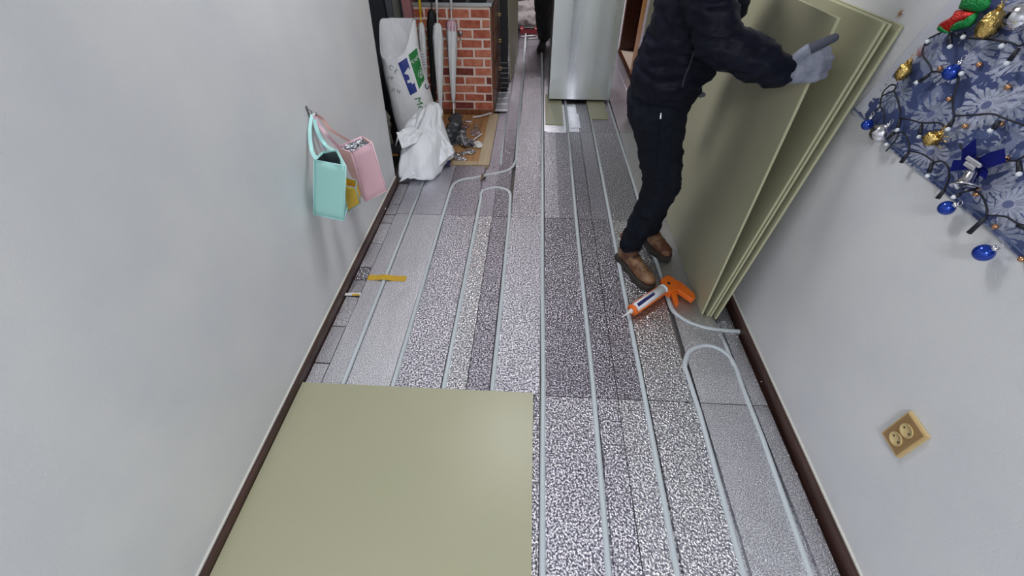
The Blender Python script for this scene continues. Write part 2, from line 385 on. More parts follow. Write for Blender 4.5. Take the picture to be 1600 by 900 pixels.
# left wall stops at the entrance recess; its end leans back a little
mb = MB(); mb.add([(XL, -2.2, -.03), (XL, 2.555, -.03), (XL, 2.95, CEIL), (XL, -2.2, CEIL), (XL-.14, -2.2, -.03), (XL-.14, 2.555, -.03), (XL-.14, 2.95, CEIL), (XL-.14, -2.2, CEIL)],
                  [(0, 1, 2, 3), (7, 6, 5, 4), (0, 4, 5, 1), (1, 5, 6, 2), (2, 6, 7, 3), (3, 7, 4, 0)])
struct('wall_left', mb, WALL)
struct('wall_right', MB().box((XR, -2.2, -.03), (XR+.14, 4.70, CEIL)), WALL)
struct('wall_near', MB().box((XL-.14, -2.32, -.03), (XR+.14, -2.2, CEIL)), WALL)
struct('wall_right_far', MB().box((XR, 5.85, -.03), (XR+.14, 8.3, CEIL)), WALL)
struct('wall_far', MB().box((-2.4, 8.3, -.03), (2.2, 8.42, CEIL)), mat('dim_far_wall', (.045, .035, .03), .7))  # dark base colour stands in for the unlit far end
struct('wall_entrance', MB().box((-2.4, 3.93, -.12), (-.99, 4.05, CEIL)), GREYDOOR)
struct('wall_entrance_side', MB().box((-2.4, 2.4, -.12), (-2.3, 3.93, CEIL)), WALL)
struct('wall_entrance_near', MB().box((-2.3, 2.4, -.12), (XL-.14, 2.5, CEIL)), WALL)
struct('wall_left_far', MB().box((-.56, 4.62, -.03), (-.44, 8.3, CEIL)), mat('shade_black_wall', (.02, .016, .014), .7))  # near-black colour stands in for the darkness beyond the cabinet
struct('ceiling', MB().box((-2.4, -2.32, CEIL), (2.2, 8.42, CEIL+.1)), LEAD)
floor = struct('floor', MB().box((-1.0, -2.2, -.06), (2.1, 8.3, -.030)), CONC)
struct('floor_entrance', MB().box((-2.3, 2.5, -.16), (-1.0, 3.93, -.12)), mat('dark_entrance_tile', (.07, .06, .055), .5))
# entrance frames seen beside the sack
struct('trim_1', MB().box((-1.030, 3.72, -.1), (-.966, 3.93, 2.1)), PINKJ)
struct('trim_2', MB().box((-1.145, 3.86, -.12), (-1.034, 3.93, 2.1)), GREENG)
struct('trim_3', MB().box((-1.085, 3.84, -.12), (-1.078, 3.86, 2.1)), BLUEGR)
struct('trim_4', MB().box((-1.205, 3.88, -.12), (-1.150, 3.93, 2.1)), BLUEGR)
# skirtings
for nm, x0, x1, y1 in (('baseboard_left', XL, -.918, 2.555), ('baseboard_right', .980, XR, 4.66)):
    struct(nm, MB().box((x0, -2.2, -.03), (x1, y1, .036)), BASEB)
mb = MB().box((XL, -2.2, .036), (XL+.006, 2.56, .042)); struct('trim_5', mb, mat('caulk', (.72, .70, .64), .6))
mb = MB().box((XR-.006, -2.2, .036), (XR, 4.66, .042)); struct('trim_6', mb, bpy.data.materials['caulk'])
# door on the right, far
d1 = struct('door_1', MB().box((1.16, 4.93, -.03), (1.20, 5.85, 2.05)), DARKRED)
struct('door_frame', MB().box((XR, 4.71, -.03), (1.16, 4.93, CEIL)), ORANGEW, d1)
struct('door_frame', MB().box((XR, 5.78, -.03), (1.16, 5.85, CEIL)), DARKRED, d1)
struct('threshold', MB().box((XR-.012, 4.72, -.03), (XR+.01, 5.8, .012)), DARKRED, d1)
struct('door_floor', MB().box((XR+.01, 4.93, -.03), (1.16, 5.8, .002)), mat('pale_laminate', (.52, .44, .36), .4), d1)
struct('trim_7', MB().box((XR-.004, 4.56, -.03), (XR+.036, 4.70, CEIL)), LAV)

# ------------------------------------------------------------------ heated floor: foil panels with pipe grooves
PX = [-.75, -.545, -.335, -.135, .072, .280, .486, .690, .895]
def panel(name, x0, x1, y0, y1, m, top=0.0, groove=True, gap=.0012, y0b=None, y1b=None):
    x0 += gap; x1 -= gap; y0 += max(gap, .0016); y1 -= max(gap, .0016)
    prof = [(x0, -.028), (x0, top)]
    if groove:
        for g in PX:
            if x0+.014 < g < x1-.014: prof += [(g-.0115, top), (g-.0105, -.018), (g+.0105, -.018), (g+.0115, top)]
    prof += [(x1, top), (x1, -.028)]
    for g in PX:
        if abs(prof[0][0]-g) < .012: prof[0] = (g+.0105, -.028); prof[1] = (g+.0115, top)
        if abs(prof[-1][0]-g) < .012: prof[-1] = (g-.0105, -.028); prof[-2] = (g-.0115, top)
    y1b = y1 if y1b is None else y1b
    lo = [V((x, y0, z)) for x, z in prof]; hi = [V((x, y1, z)) for x, z in prof]
    n = len(prof)
    mb = MB().add(lo+hi, [(i, i+1, n+i+1, n+i) for i in range(n-1)]+[(n-1, 0, n, 2*n-1)]+[tuple(range(n)), tuple(range(2*n-1, n-1, -1))])
    o = mb.build(name, m, floor)
    return o
RY = [-2.2, -1.57, -.32, .930, 2.180, 3.430, 4.680, 5.930, 6.75]
LAY = {  # row: (x0, x1, material) - differently rolled strips, lamp glints and dark reflections put into their tones
    0: [(-.843, -.24, FOIL), (-.24, .375, FOIL), (.375, .965, FOIL_FINE)],
    1: [(-.843, -.24, FOIL), (-.24, .375, FOIL), (.375, .965, FOIL_FINE)],
    2: [(-.843, -.24, FOIL), (-.24, .072, FOIL), (.072, .375, FOIL), (.375, .675, FOIL_BRIGHT), (.675, .965, FOIL_FINE)],
    3: [(-.843, -.548, FOIL_FINE), (-.548, -.335, FOIL), (-.335, -.24, FOIL_BRIGHT), (-.24, -.135, FOIL_DARK), (-.135, .072, FOIL), (.072, .375, FOIL_DARK), (.375, .482, FOIL_DARK), (.482, .69, FOIL_BRIGHT), (.69, .965, FOIL_FINE)],
    4: [(-.560, -.24, FOIL_DARK), (-.24, -.135, FOIL_DARK), (-.135, .07, FOIL), (.07, .175, FOIL), (.175, .375, FOIL_DARK), (.375, .49, FOIL_DARK), (.49, .70, FOIL), (.70, .965, FOIL_FINE)],
    5: [(-.318, -.24, FOIL_DARK), (-.24, -.135, FOIL_DARK), (-.135, .082, FOIL), (.082, .375, FOIL_SMOOTH), (.375, .70, FOIL_DARK), (.70, .965, FOIL_SMOOTH)],
    6: [(-.43, -.24, FOIL_DARK), (-.24, .375, FOIL), (.375, .965, FOIL_SMOOTH)],
    7: [(-.43, -.24, FOIL_DARK), (-.24, .375, FOIL), (.375, .965, FOIL_SMOOTH)]}
for r in range(8):
    y0, y1 = RY[r], RY[r+1]
    for x0, x1, m_ in LAY[r]:
        if r == 4 and x0 == -.56:
            panel('foil_panel', -.843, -.560, y0, 2.81, FOIL_SMOOTH); panel('foil_panel', -.560, -.240, y0, 2.81, m_)
            panel('foil_panel', -.318, -.240, 2.81, y1, FOIL_DARK)
        else: panel('foil_panel', x0+(.0012 if x0 in (-.24, .375) else 0), x1-(.0012 if x1 in (-.24, .375) else 0), y0, y1, m_, gap=.0004)
# narrow filler tiles along the left skirting
ys = [-.32, .0, .32, .63, .84, 1.043, 1.253, 1.45, 1.57, 1.672, 1.879, 2.081, 2.171, 2.287, 2.54]
for i in range(len(ys)-1):
    panel('edge_tile', -.916, -.845, ys[i], ys[i+1], FOIL_FINE if i != 8 else FOIL, top=random.uniform(-.006, -.002), groove=False, gap=.003)
panel('foil_panel', -1.0, -.845, 2.56, 2.81, FOIL_SMOOTH, groove=False)
# wood planks of the old floor in the gap in front of the brick cabinet
xs = [-1.0, -.90, -.79, -.68, -.57, -.46, -.40]
for i in range(len(xs)-1):
    MB().box((xs[i]+.001, 2.88, -.03), (xs[i+1]-.001, 3.77, -.012+random.uniform(0, .001))).build('floor_plank', OAK, floor, bevel=.001)
MB().box((-.403, 2.825, -.03), (-.320, 3.765, .004)).build('wood_edging', TANW, floor, bevel=.0015)
MB().box((-.67, 2.825, -.03), (-.405, 2.878, .003)).build('wood_edging', TANW, floor, bevel=.0015)
# pipes
def pipe(pts, zz=-.0045, r=.0108):
    MB().tube([V((p[0], p[1], zz)) for p in pts], r, 10).build('heating_pipe', PIPE, floor, smooth=True)
def px_path(l, k=5): return [(v.x, v.y) for v in smooth_path([fl(*p) for p in l], k)]
pipe([(-.752, -2.1), (-.754, 1.6), (-.754, 2.80)])
pipe([(-.541, -2.1), (-.545, 1.3), (-.549, 1.99), (-.548, 2.48)]+px_path([(706.7, 289), (720, 281), (744, 277), (760, 273), (786.7, 268), (800, 261), (806.7, 249)])[1:]+[(-.134, 3.24), (-.137, 3.9), (-.14, 4.56), (-.155, 5.9), (-.165, 6.7)])
pipe([(-.333, -2.1), (-.333, 2.40)]+px_path([(750.5, 306), (753.5, 299), (761, 295), (775, 292.5), (790, 295.5), (796.5, 301), (797.3, 308)], 6)+[(-.135, 2.2), (-.131, 1.5), (-.133, .9), (-.135, -2.1)])
pipe([(-.238, 2.845), (-.244, 3.2), (-.25, 3.8)], -.0015, .008)
pipe([(.070, -2.1), (.074, .7), (.076, 1.0), (.071, 1.61), (.068, 2.96), (.069, 4.39), (.055, 5.5), (.05, 6.7)], -.004)
pipe([(.27, -2.1), (.272, .32), (.281, 1.0), (.277, 1.94), (.282, 4.0), (.28, 6.7)])
pipe([(.475, -2.1), (.478, .33), (.484, .955), (.486, 1.71), (.490, 2.98), (.490, 6.7)])
pipe([(.675, -2.1), (.677, .35), (.687, .89), (.683, 1.06)]+px_path([(1070, 573), (1072, 560), (1077, 549), (1089, 542), (1106, 539.5), (1124, 545), (1140, 557), (1150, 574)], 6)+[(.893, 1.0), (.893, .79), (.877, .36), (.87, -2.1)])
pipe([(.680, 6.7), (.682, 4.03), (.695, 2.62), (.692, 1.83)]+px_path([(1044, 466), (1050, 482), (1060, 492.7), (1077, 503), (1103, 511.5), (1132, 515.8), (1162, 517.5)], 5))
pipe([(.889, 1.31), (.892, 1.22), (.892, 1.12)], -.007)
# ------------------------------------------------------------------ lamps
for i, (x, y, s, wt, c, lb) in enumerate(LAMPS):
    t = empty('ceiling_light', (x, y, CEIL), lb, 'light')
    h = s/2
    MB().box((x-h-.03, y-h-.03, CEIL-.05), (x+h+.03, y+h+.03, CEIL-.001)).build('housing', WHITE, t)
    MB().box((x-h, y-h, CEIL-.056), (x+h, y+h, CEIL-.0505)).build('diffuser', LIGHTM, t)
    ld = bpy.data.lights.new('lamp', 'AREA'); ld.shape = 'SQUARE'; ld.size = s; ld.energy = wt; ld.color = c
    lo = bpy.data.objects.new('lamp', ld); COL.objects.link(lo); lo.location = (0, 0, -.06); lo.parent = t

# ------------------------------------------------------------------ boards
def board(name, pts, nrm, th, label, group=None):
    t = empty(name, sum([V(p) for p in pts], V())/4, label, 'board', group)
    n = V(nrm).normalized()
    MB().slab(pts, n, th).build('panel_core', BOARD_EDGE, t, bevel=.0006)
    for s_, nm in ((-.0006, 'coated_face'), (th+.0001, 'coated_face')):
        c = sum([V(p) for p in pts], V())/4
        q = [c+(V(p)-c)*.9985+n*s_ for p in pts]
        MB().slab(q, n, .0005).build(nm, BOARD, t)
    return t
board('floor_board', [(-.917, -.28, .003), (.045, -.28, .003), (.034, .934, .003), (-.916, .934, .003)], (0, 0, 1), .009,
      'large flat green board lying over the foil on the left in the foreground')
# boards stood on their long edge against the right wall
def lean(y0, y1, xb, xt, zt, label, th=.009, tw=0):
    a = V((xb, y0, .002)); b = V((xb+tw, y1, .002)); c = V((xt+tw, y1, zt)); d = V((xt, y0, zt))
    n = (b-a).cross(d-a).normalized()
    if n.x < 0: n = -n
    return board('leaning_board', [a, b, c, d], n, th, label, None)
lean(1.412, 3.82, .830, .8305, 1.222, 'pale green board stood upright, its front edge gripped by the grey glove')
lean(1.402, 3.84, .853, .955, 1.214, 'green board just behind the gripped board, leaning on the stack', tw=-.005)
lean(1.398, 3.83, .866, .968, 1.213, 'middle green board of the stack leaning on the right wall', th=.008)
lean(1.385, 3.82, .886, .9915, 1.212, 'green board of the stack nearest the right wall, behind a dark gap', th=.009)
# two offcuts under the steel appliance
for x0, x1, y0, y1, lb in ((.092, .245, 3.56, 4.25, 'green board offcut under the left foot of the steel appliance'), (.478, .642, 3.69, 4.25, 'green board offcut under the right foot of the steel appliance')):
    t = empty('board_offcut', ((x0+x1)/2, y0, 0), lb, 'board')
    MB().box((x0, y0, .001), (x1, y1, .008)).build('panel_core', BOARD_EDGE, t, bevel=.0006); MB().box((x0+.001, y0+.001, .0081), (x1-.001, y1, .0086)).build('coated_face', BOARD, t)
tag(MB().box((.10, 3.40, .001), (.262, 3.52, .004)).build('foil_offcut', FOIL_SMOOTH), 'pale foil offcut in front of the left green offcut', 'foil')
tag(MB().box((.30, 3.50, .001), (.385, 3.80, .0035)).build('foil_offcut', FOIL_SMOOTH), 'bright square of foil between the two green offcuts', 'foil')
# board standing on edge beyond the brick cabinet
t = empty('narrow_board', (-.262, 4.9, 0), 'tall green board standing on edge beyond the brick patterned cabinet', 'board')
MB().add([(-.268, 4.62, .002), (-.259, 4.62, .002), (-.225, 5.45, .002), (-.234, 5.45, .002), (-.305, 4.62, 1.25), (-.296, 4.62, 1.25), (-.226, 5.45, 1.25), (-.235, 5.45, 1.25)],
         [(3, 2, 1, 0), (4, 5, 6, 7), (0, 1, 5, 4), (1, 2, 6, 5), (2, 3, 7, 6), (3, 0, 4, 7)]).build('panel_core', BOARD_EDGE, t)
MB().add([(-.2588, 4.622, .004), (-.2248, 5.448, .004), (-.2258, 5.448, 1.249), (-.2958, 4.622, 1.249), (-.2583, 4.622, .004), (-.2243, 5.448, .004), (-.2253, 5.448, 1.249), (-.2953, 4.622, 1.249)],
         [(0, 1, 2, 3), (7, 6, 5, 4), (0, 4, 5, 1), (1, 5, 6, 2), (2, 6, 7, 3), (3, 7, 4, 0)]).build('coated_face', BOARD, t)

# ------------------------------------------------------------------ steel appliance
t = empty('steel_refrigerator', (.40, 4.38, 0), 'tall brushed steel appliance standing across the corridor on green offcuts', 'appliance')
MB().box((.126, 4.085, .035), (.680, 4.72, 1.72)).build('body', DARK, t, bevel=.004)
st = MB().box((.122, 4.060, .030), (.686, 4.084, 1.72)).build('steel_panel', None, t, bevel=.003)
m = mat('streaked_steel', (.86, .91, .91), .40, 1.0); N, L, b = nodes(m)
tc = N.new('ShaderNodeTexCoord'); mp = N.new('ShaderNodeMapping'); mp.inputs['Scale'].default_value = (8, 1, .25)
n = N.new('ShaderNodeTexNoise'); n.inputs['Scale'].default_value = 1; n.inputs['Detail'].default_value = 0
bp = N.new('ShaderNodeBump'); bp.inputs['Strength'].default_value = .6; bp.inputs['Distance'].default_value = .008
L.new(tc.outputs['Object'], mp.inputs[0]); L.new(mp.outputs[0], n.inputs['Vector']); L.new(n.outputs[0], bp.inputs['Height']); L.new(bp.outputs[0], b.inputs['Normal'])
r = N.new('ShaderNodeMapRange'); r.inputs[1].default_value = .35; r.inputs[2].default_value = .65; r.inputs[3].default_value = .25; r.inputs[4].default_value = .5; L.new(n.outputs[0], r.inputs[0]); L.new(r.outputs[0], b.inputs['Roughness'])
st.data.materials.append(m)
MB().box((.116, 4.066, .030), (.1215, 4.084, 1.72)).build('edge_trim', DARK, t)
MB().box((.13, 4.10, .012), (.67, 4.66, .034)).build('plinth', DARK, t)
for x in (.17, .615): MB().lathe([(.018, 0), (.018, .02)], (x, 4.13, .0088), n=12).build('foot', DARK, t)
for x in (.17, .615): MB().lathe([(.018, 0), (.018, .02)], (x, 4.60, .0008), n=12).build('foot', DARK, t)

# ------------------------------------------------------------------ brick patterned cabinet
cab = empty('shoe_cabinet', (-.66, 4.1, 0), 'low cabinet with a red brick front and brown drawer side, left of the corridor', 'cabinet')
CX0, CX1, CY = -.962, -.362, 3.785
MB().box((CX0, CY, -.01), (CX1-.012, 4.56, .805)).build('body', MORTAR, cab)
MB().box((CX1-.0115, CY-.002, -.01), (CX1, 4.56, .805)).build('side_panel', BROWNW, cab)
MB().box((CX0, CY-.006, -.012), (CX1, CY-.0005, .030)).build('toe_board', BROWNW, cab)
top = MB().box((CX0-.0, CY-.012, .806), (CX1+.012, 4.57, .826)).build('top_slab', mat('dark_stone', (.06, .06, .065), .3), cab, bevel=.002)
MB().box((CX0, CY-.018, .808), (CX1+.005, CY-.0125, .830)).build('metal_edge', SHELF, cab)
rz0, rh = .036, .0695
for r in range(11):
    z0 = rz0+r*rh; off = (.0 if r % 2 else .088)+random.uniform(-.012, .012); x = CX0-off
    while x < CX1-.014:
        a = max(x, CX0+.002); bb = min(x+.163, CX1-.016)
        if bb-a > .02:
            j = lambda: random.uniform(-.0022, .0022)
            c = [(a+j(), z0+j()), (bb+j(), z0+j()), (bb+j(), z0+.0535+j()), (a+j(), z0+.0535+j())]
            MB().hexa([V((q[0], CY-.0002, q[1])) for q in c], [V((q[0], CY-.004, q[1])) for q in c]).build('brick', random.choices(BRICKS, (5, 5, 3))[0], cab)
        x += .178
for k, z in enumerate((.60, .40, .17)):
    d = MB().box((CX1+.0005, 3.90, z-.0), (CX1+.012, 4.33, z+.185)).build('drawer', BROWNW, cab, bevel=.002)
    y = 4.25
    MB().tube([(CX1+.0125, y-.035, z+.06), (CX1+.036, y-.035, z+.06), (CX1+.036, y+.035, z+.06), (CX1+.0125, y+.035, z+.06)], .0045, 6).build('handle', BRASS, d)
# coat hook stuck on the bricks
t = empty('wall_hook', wy(719, 50, CY), 'small grey plastic hook stuck on the brick patterned front', 'hook')
c = wy(719, 52, CY-.006)
MB().lathe([(.001, 0), (.020, .001), (.020, .004), (.014, .007), (.001, .008)], c+V((0, -.0001, 0)), (0, -1, 0), 16).build('plate', GREYM, t, True)
MB().tube([c+V((0, -.008, -.01)), c+V((0, -.012, -.035)), c+V((0, -.024, -.045)), c+V((0, -.032, -.032))], .004, 6).build('prong', GREYM, t, True)
# clutter on top of the cabinet (front edge shows at the top of the picture)
for x, lb, wd, hh in ((-.80, 'dark box on the left of the cabinet top', .10, .05), (-.62, 'low black box on the middle of the cabinet top', .12, .04), (-.46, 'dark grey box on the right of the cabinet top', .12, .06)):
    t = empty('storage_box', (x, 3.92, .826), lb, 'box')
    MB().box((x-wd/2, 3.84, .827), (x+wd/2, 3.98, .827+hh)).build('body', DARK, t, bevel=.003); MB().box((x-wd/2-.002, 3.838, .8275+hh), (x+wd/2+.002, 3.982, .835+hh)).build('lid', BLUEGR, t, bevel=.002)
# grey sheet beside the cabinet, wire rack behind it
t = empty('plastic_crate_lid', (-.32, 3.95, 0), 'translucent grey ribbed sheet lying beside the foot of the cabinet', 'sheet')
MB().box((-.358, 3.80, .0085), (-.250, 4.28, .0115)).build('sheet', mat('frosted_sheet', (.50, .50, .54), .3, .3), t)
for k in range(4): MB().box((-.358, 3.82+k*.145, .0116), (-.25, 3.828+k*.145, .015)).build('rib', FOIL_SMOOTH, t)
t = empty('wire_rack', (-.31, 4.6, 0), 'black rack with pale cross wires between the cabinet and the standing board', 'rack')
MB().box((-.344, 4.34, .002), (-.282, 4.56, .02)).build('base', DARK, t); MB().box((-.344, 4.5, .0205), (-.340, 4.56, .8)).build('post', DARK, t)
for k in range(6): MB().tube([(-.344, 4.335, .03+k*.045), (-.270, 4.335, .03+k*.045)], .0025, 6).build('wire', SHELF, t)
MB().box((-.343, 4.352, .0205), (-.270, 4.36, .82)).build('shade_plate', DARK, t); MB().box((-.344, 4.34, .0205), (-.341, 4.348, .30)).build('upright', DARK, t); MB().box((-.2735, 4.34, .0205), (-.2705, 4.348, .30)).build('upright', DARK, t)  # black plate behind the wires is added to paint the dark gap

# ------------------------------------------------------------------ umbrellas leaning on the cabinet
def umbrella(name, top, tip, rad, canopy, shaftm, handle, label, zc=.755, strap=None, collar=None):
    top, tip = V(top), V(tip); d = (top-tip).normalized()
    t = empty(name, tip, label, 'umbrella')
    P = lambda z: tip+d*((z-tip.z)/d.z)
    MB().tube([P(.015), P(zc+.16)], .0045, 8).build('shaft', shaftm, t, True)
    MB().tube([P(zc+.06), P(zc+.22), P(zc+.30)], [.0095, .0095, .009], 10).build('handle', handle, t, True)
    zb = tip.z+.10
    n = 24; rings = []
    L_ = [(zb, .16), (zb+.03, .38), (zb+(zc-zb)*.3, .60), (zb+(zc-zb)*.6, .86), (zb+(zc-zb)*.85, 1.0), (zc-.02, .80), (zc, .45)]
    a = d.orthogonal().normalized(); b2 = d.cross(a)
    for j, (z, f) in enumerate(L_):
        rings.append([P(z)+(a*math.cos(2*math.pi*k/n+j*.25)+b2*math.sin(2*math.pi*k/n+j*.25))*rad*f*(1+.22*math.cos(8*2*math.pi*k/n))for k in range(n)])
    MB().loft(rings).build('canopy', canopy, t, True)
    MB().tube([P(.002), P(.05), P(zb)], [.004, .006, .006], 8).build('tip', handle if handle is not YEL else shaftm, t, True)
    if collar: MB().lathe([(rad*1.02, 0), (rad*1.0, .05), (rad*.5, .07)], P(zc-.07), d, 24, mod=lambda k, nn: 1+.2*math.cos(8*2*math.pi*k/nn)).build('frill', collar, t, True)
    return t, P
u1, P1 = umbrella('umbrella', (-.868, 3.60, .80), (-.90, 3.50, .0), .024, CLEAR, YEL, YEL, 'clear umbrella with a yellow handle and a white paper tag', .735)
c = P1(.50)+V((-.005, -.034, 0)); MB().box((c.x-.035, c.y-.002, c.z-.055), (c.x+.030, c.y, c.z+.055)).build('paper_tag', P_WHITE, u1)
for k in range(5): MB().box((c.x-.028, c.y-.0026, c.z+.035-k*.018), (c.x+.022, c.y-.0021, c.z+.040-k*.018)).build('printed_line', P_GREY, u1)
umbrella('umbrella', (-.800, 3.685, .80), (-.872, 3.62, .0), .033, mat('black_canopy', (.01, .01, .012), .6), DARK, DARK, 'black folded umbrella leaning on the brick patterned front', .80)
umbrella('umbrella', (-.742, 3.59, .80), (-.785, 3.47, .0), .034, CLEAR, WHITE, WHITE, 'white folded umbrella with a plain white canopy beside the black one', .735)
umbrella('umbrella', (-.655, 3.70, .80), (-.690, 3.58, .05), .036, CLEAR, WHITE, WHITE, 'white folded umbrella with a pink frill round its top', .735, collar=PINKV)

# ------------------------------------------------------------------ white printed sack
t = empty('printed_sack', (-.97, 3.25, 0), 'tall white sack with blue and green print and an open folded top', 'sack')
rings = []; n = 40
prof = [(0, .13, .10, -.93, 3.27), (.04, .155, .125, -.93, 3.27), (.18, .160, .135, -.935, 3.28), (.35, .155, .13, -.955, 3.29), (.50, .145, .11, -.975, 3.30), (.62, .135, .09, -.985, 3.31), (.72, .13, .075, -.985, 3.32)]
def sackring(z, a, b_, cx, cy, inner=0, rim=False):
    out = []
    for k in range(n):
        th = 2*math.pi*k/n; ca, sa = math.cos(th), math.sin(th)
        e = .7
        x = math.copysign(abs(ca)**e, ca)*(a-inner); y = math.copysign(abs(sa)**e, sa)*(b_-inner)
        rot = .20; X = x*math.cos(rot)-y*math.sin(rot); Y = x*math.sin(rot)+y*math.cos(rot)
        zz = z
        if rim:
            dip = max(0, -math.sin(th+.55))     # the front left of the rim flops down
            zz = z+.09-.27*dip**1.5; Y -= .03*dip; Y += .05*(1-dip)
        nz = noise.noise(V((X*9, Y*9, z*4)))*.014
        out.append(V((cx+X*(1+nz*3), cy+Y*(1+nz*3), zz)))
    return out
for z, a, b_, cx, cy in prof: rings.append(sackring(z, a, b_, cx, cy, rim=(z > .7)))
for z, a, b_, cx, cy in reversed(prof[4:]): rings.append(sackring(z-.01, a, b_, cx, cy, .006, rim=(z > .7)))
mbs = MB().loft(rings)
sack = mbs.build('sack_body', SACKM, t, True)
sub = bpy.data.objects['sack_body']; md = sub.modifiers.new('s', 'SUBSURF'); md.levels = md.render_levels = 2
dg = bpy.context.evaluated_depsgraph_get(); me2 = bpy.data.meshes.new_from_object(sub.evaluated_get(dg)); sub.modifiers.clear(); sub.data = me2
displace(me2, .008, 9, (1, 1, .5))
for p in me2.polygons: p.use_smooth = True
bv = bvh_of(sub)
decal('blue_print', bv, quadgrid([(622, 99), (635.4, 90), (652, 143), (641, 149)]), P_BLUE, t)
decal('green_print', bv, quadgrid([(638, 86), (651, 75), (663.5, 124), (655, 139.5)], 5, 8), P_GREEN, t)
decal('white_mark', bv, quadgrid([(631.5, 115), (638, 105), (641, 111), (637, 117)], 2, 2)+quadgrid([(636, 112), (641, 108), (649, 128), (644, 132)], 2, 4)+quadgrid([(636, 126), (645, 122), (646, 128), (637, 130)], 2, 2), P_WHITE, t, .003)
decal('printed_lettering', bv, text_polys('Tipp', (645.5, 101), (5.6, -8.0), (-6.4, -4.4)), P_WHITE, t, .003)
decal('white_leaf_mark', bv, [[(653, 112+k*3), (657, 104+k*3.6), (661, 110+k*4), (658, 116+k*3)] for k in range(3)], P_WHITE, t, .003)
decal('printed_lettering', bv, text_polys('Me', (647, 153), (6.5, 15.5), (14.0, -3.0)), P_GREEN, t, .003)
decal('printed_lettering', bv, text_polys('S', (663, 131), (6, 22), (16, -4)), P_NAVY, t, .003)
decal('printed_lettering', bv, text_polys('25 kg', (611, 142), (6.6, 1.2), (1.0, -6.6)), P_GREY, t, .003)
decal('printed_lettering', bv, text_polys('C E', (606, 106), (9, 7), (5, -9)), P_GREY, t, .003)
decal('printed_lettering', bv, text_polys('PP', (606, 124), (8, 2), (1.5, -8)), P_GREY, t, .003)

# crumpled grey sack and dark junk between the wall end and the printed sack
blob('grey_cloth_sack', [((-1.16, 3.02, .05), .08, (-1.13, 3.03, .25), .065), ((-1.22, 3.05, .05), .08, (-1.17, 3.05, .32), .05)], mat('olive_grey_cloth', (.20, .20, .17), .8, bump=(25, .5, .02)), None, .012, 3, (.03, 12))
tag(bpy.data.objects['grey_cloth_sack'], 'crumpled olive grey cloth sack behind the end of the left wall', 'sack')
t = empty('toolbox', (-.99, 2.92, 0), 'black tool tray with an orange strip behind the white bag', 'toolbox')
MB().box((-1.08, 2.80, -.12), (-.965, 2.93, .10)).build('tray', DARK, t, bevel=.004); MB().tube([(-1.0, 2.87, .11), (-.97, 2.87, .18), (-.96, 2.97, .18)], .006).build('handle', P_WHITE, t, True)
MB().box((-1.06, 2.795, .07), (-.97, 2.7995, .085)).build('strip', mat('amber', (.5, .22, .04), .4), t)

# ------------------------------------------------------------------ crumpled white bag
t = empty('plastic_bag', (-.78, 2.8, 0), 'crumpled white plastic bag slumped on the floor before the printed sack', 'bag')
base_ = [(-.918, 2.575), (-.83, 2.545), (-.755, 2.53), (-.66, 2.64), (-.61, 2.80), (-.575, 2.91), (-.66, 3.00), (-.75, 3.06), (-.86, 3.05), (-.93, 2.90), (-.925, 2.72)]
def closed(pts, n=48):
    P = smooth_path([V((*p, 0)) for p in pts+[pts[0]]], 4)[:-1]; m_ = len(P); return [P[int(i*m_/n) % m_] for i in range(n)]
br = closed(base_, 44); cen = V((-.775, 2.82, 0))
R_ = []
for z, sc_, ox, oy, jag in ((.004, 1.0, 0, 0, 0), (.03, .99, 0, 0, .01), (.09, .95, 0, .01, .03), (.16, .86, .0, .03, .05), (.22, .70, .005, .06, .07), (.255, .54, .015, .10, .10), (.285, .42, .02, .14, .12), (.31, .36, .03, .17, .10), (.33, .28, .035, .20, .10), (.345, .16, .04, .22, .05), (.35, .04, .04, .23, 0)):
    ring = []
    for k, p in enumerate(br):
        d = p-cen; a = math.atan2(d.y, d.x)
        f = sc_*(1+jag*1.5*(noise.noise(V((math.cos(a)*2.1, math.sin(a)*2.1, z*6)))+.5*noise.noise(V((math.cos(a)*5, math.sin(a)*5, z*9)))))
        ring.append(V((cen.x+d.x*f+ox, cen.y+d.y*f+oy, z+.25*jag*noise.noise(V((math.cos(a)*3, math.sin(a)*3, 4))))))
    R_.append(ring)
o = MB().loft(R_).build('bag_body', PLASTIC_W, t)
md = o.modifiers.new('s', 'SUBSURF'); md.levels = md.render_levels = 2
me2 = bpy.data.meshes.new_from_object(o.evaluated_get(bpy.context.evaluated_depsgraph_get())); o.modifiers.clear(); o.data = me2
displace(me2, .036, 4.2, (1, 1, .45)); displace(me2, .006, 12, (1, 1, .8))
for v in me2.vertices: v.co.z = max(v.co.z, .0015 - cen.z)
for p in me2.polygons: p.use_smooth = True
def crumple(name, poly, m, parent, amp=.012, th=.0016):
    P = [V(p) for p in poly]; c = sum(P, V())/len(P); bm = bmesh.new()
    vs = [bm.verts.new(p) for p in P]; vc = bm.verts.new(c)
    for i in range(len(vs)): bm.faces.new((vs[i], vs[(i+1) % len(vs)], vc))
    bmesh.ops.subdivide_edges(bm, edges=bm.edges, cuts=3, use_grid_fill=True)
    nn = V(); 
    for i in range(len(P)): nn += (P[i]-c).cross(P[(i+1) % len(P)]-c)
    nn.normalize()
    for v in bm.verts: v.co += nn*amp*(1-2*abs(noise.noise(v.co*22)))+V((0, 0, amp*.4*noise.noise(v.co*15+V((4, 4, 4)))))
    bm.normal_update(); me = bpy.data.meshes.new(name); bmesh.ops.solidify(bm, geom=bm.faces[:], thickness=th); bm.to_mesh(me); bm.free()
    return link(name, me, m, parent, False)
crumple('bag_flap', [wy(632, 196, 2.84), wy(655, 167, 2.98), wy(674, 169, 3.00), wy(683, 190, 2.94), wy(678, 206, 2.84), wy(650, 212, 2.76)], PLASTIC_W, t, .018)
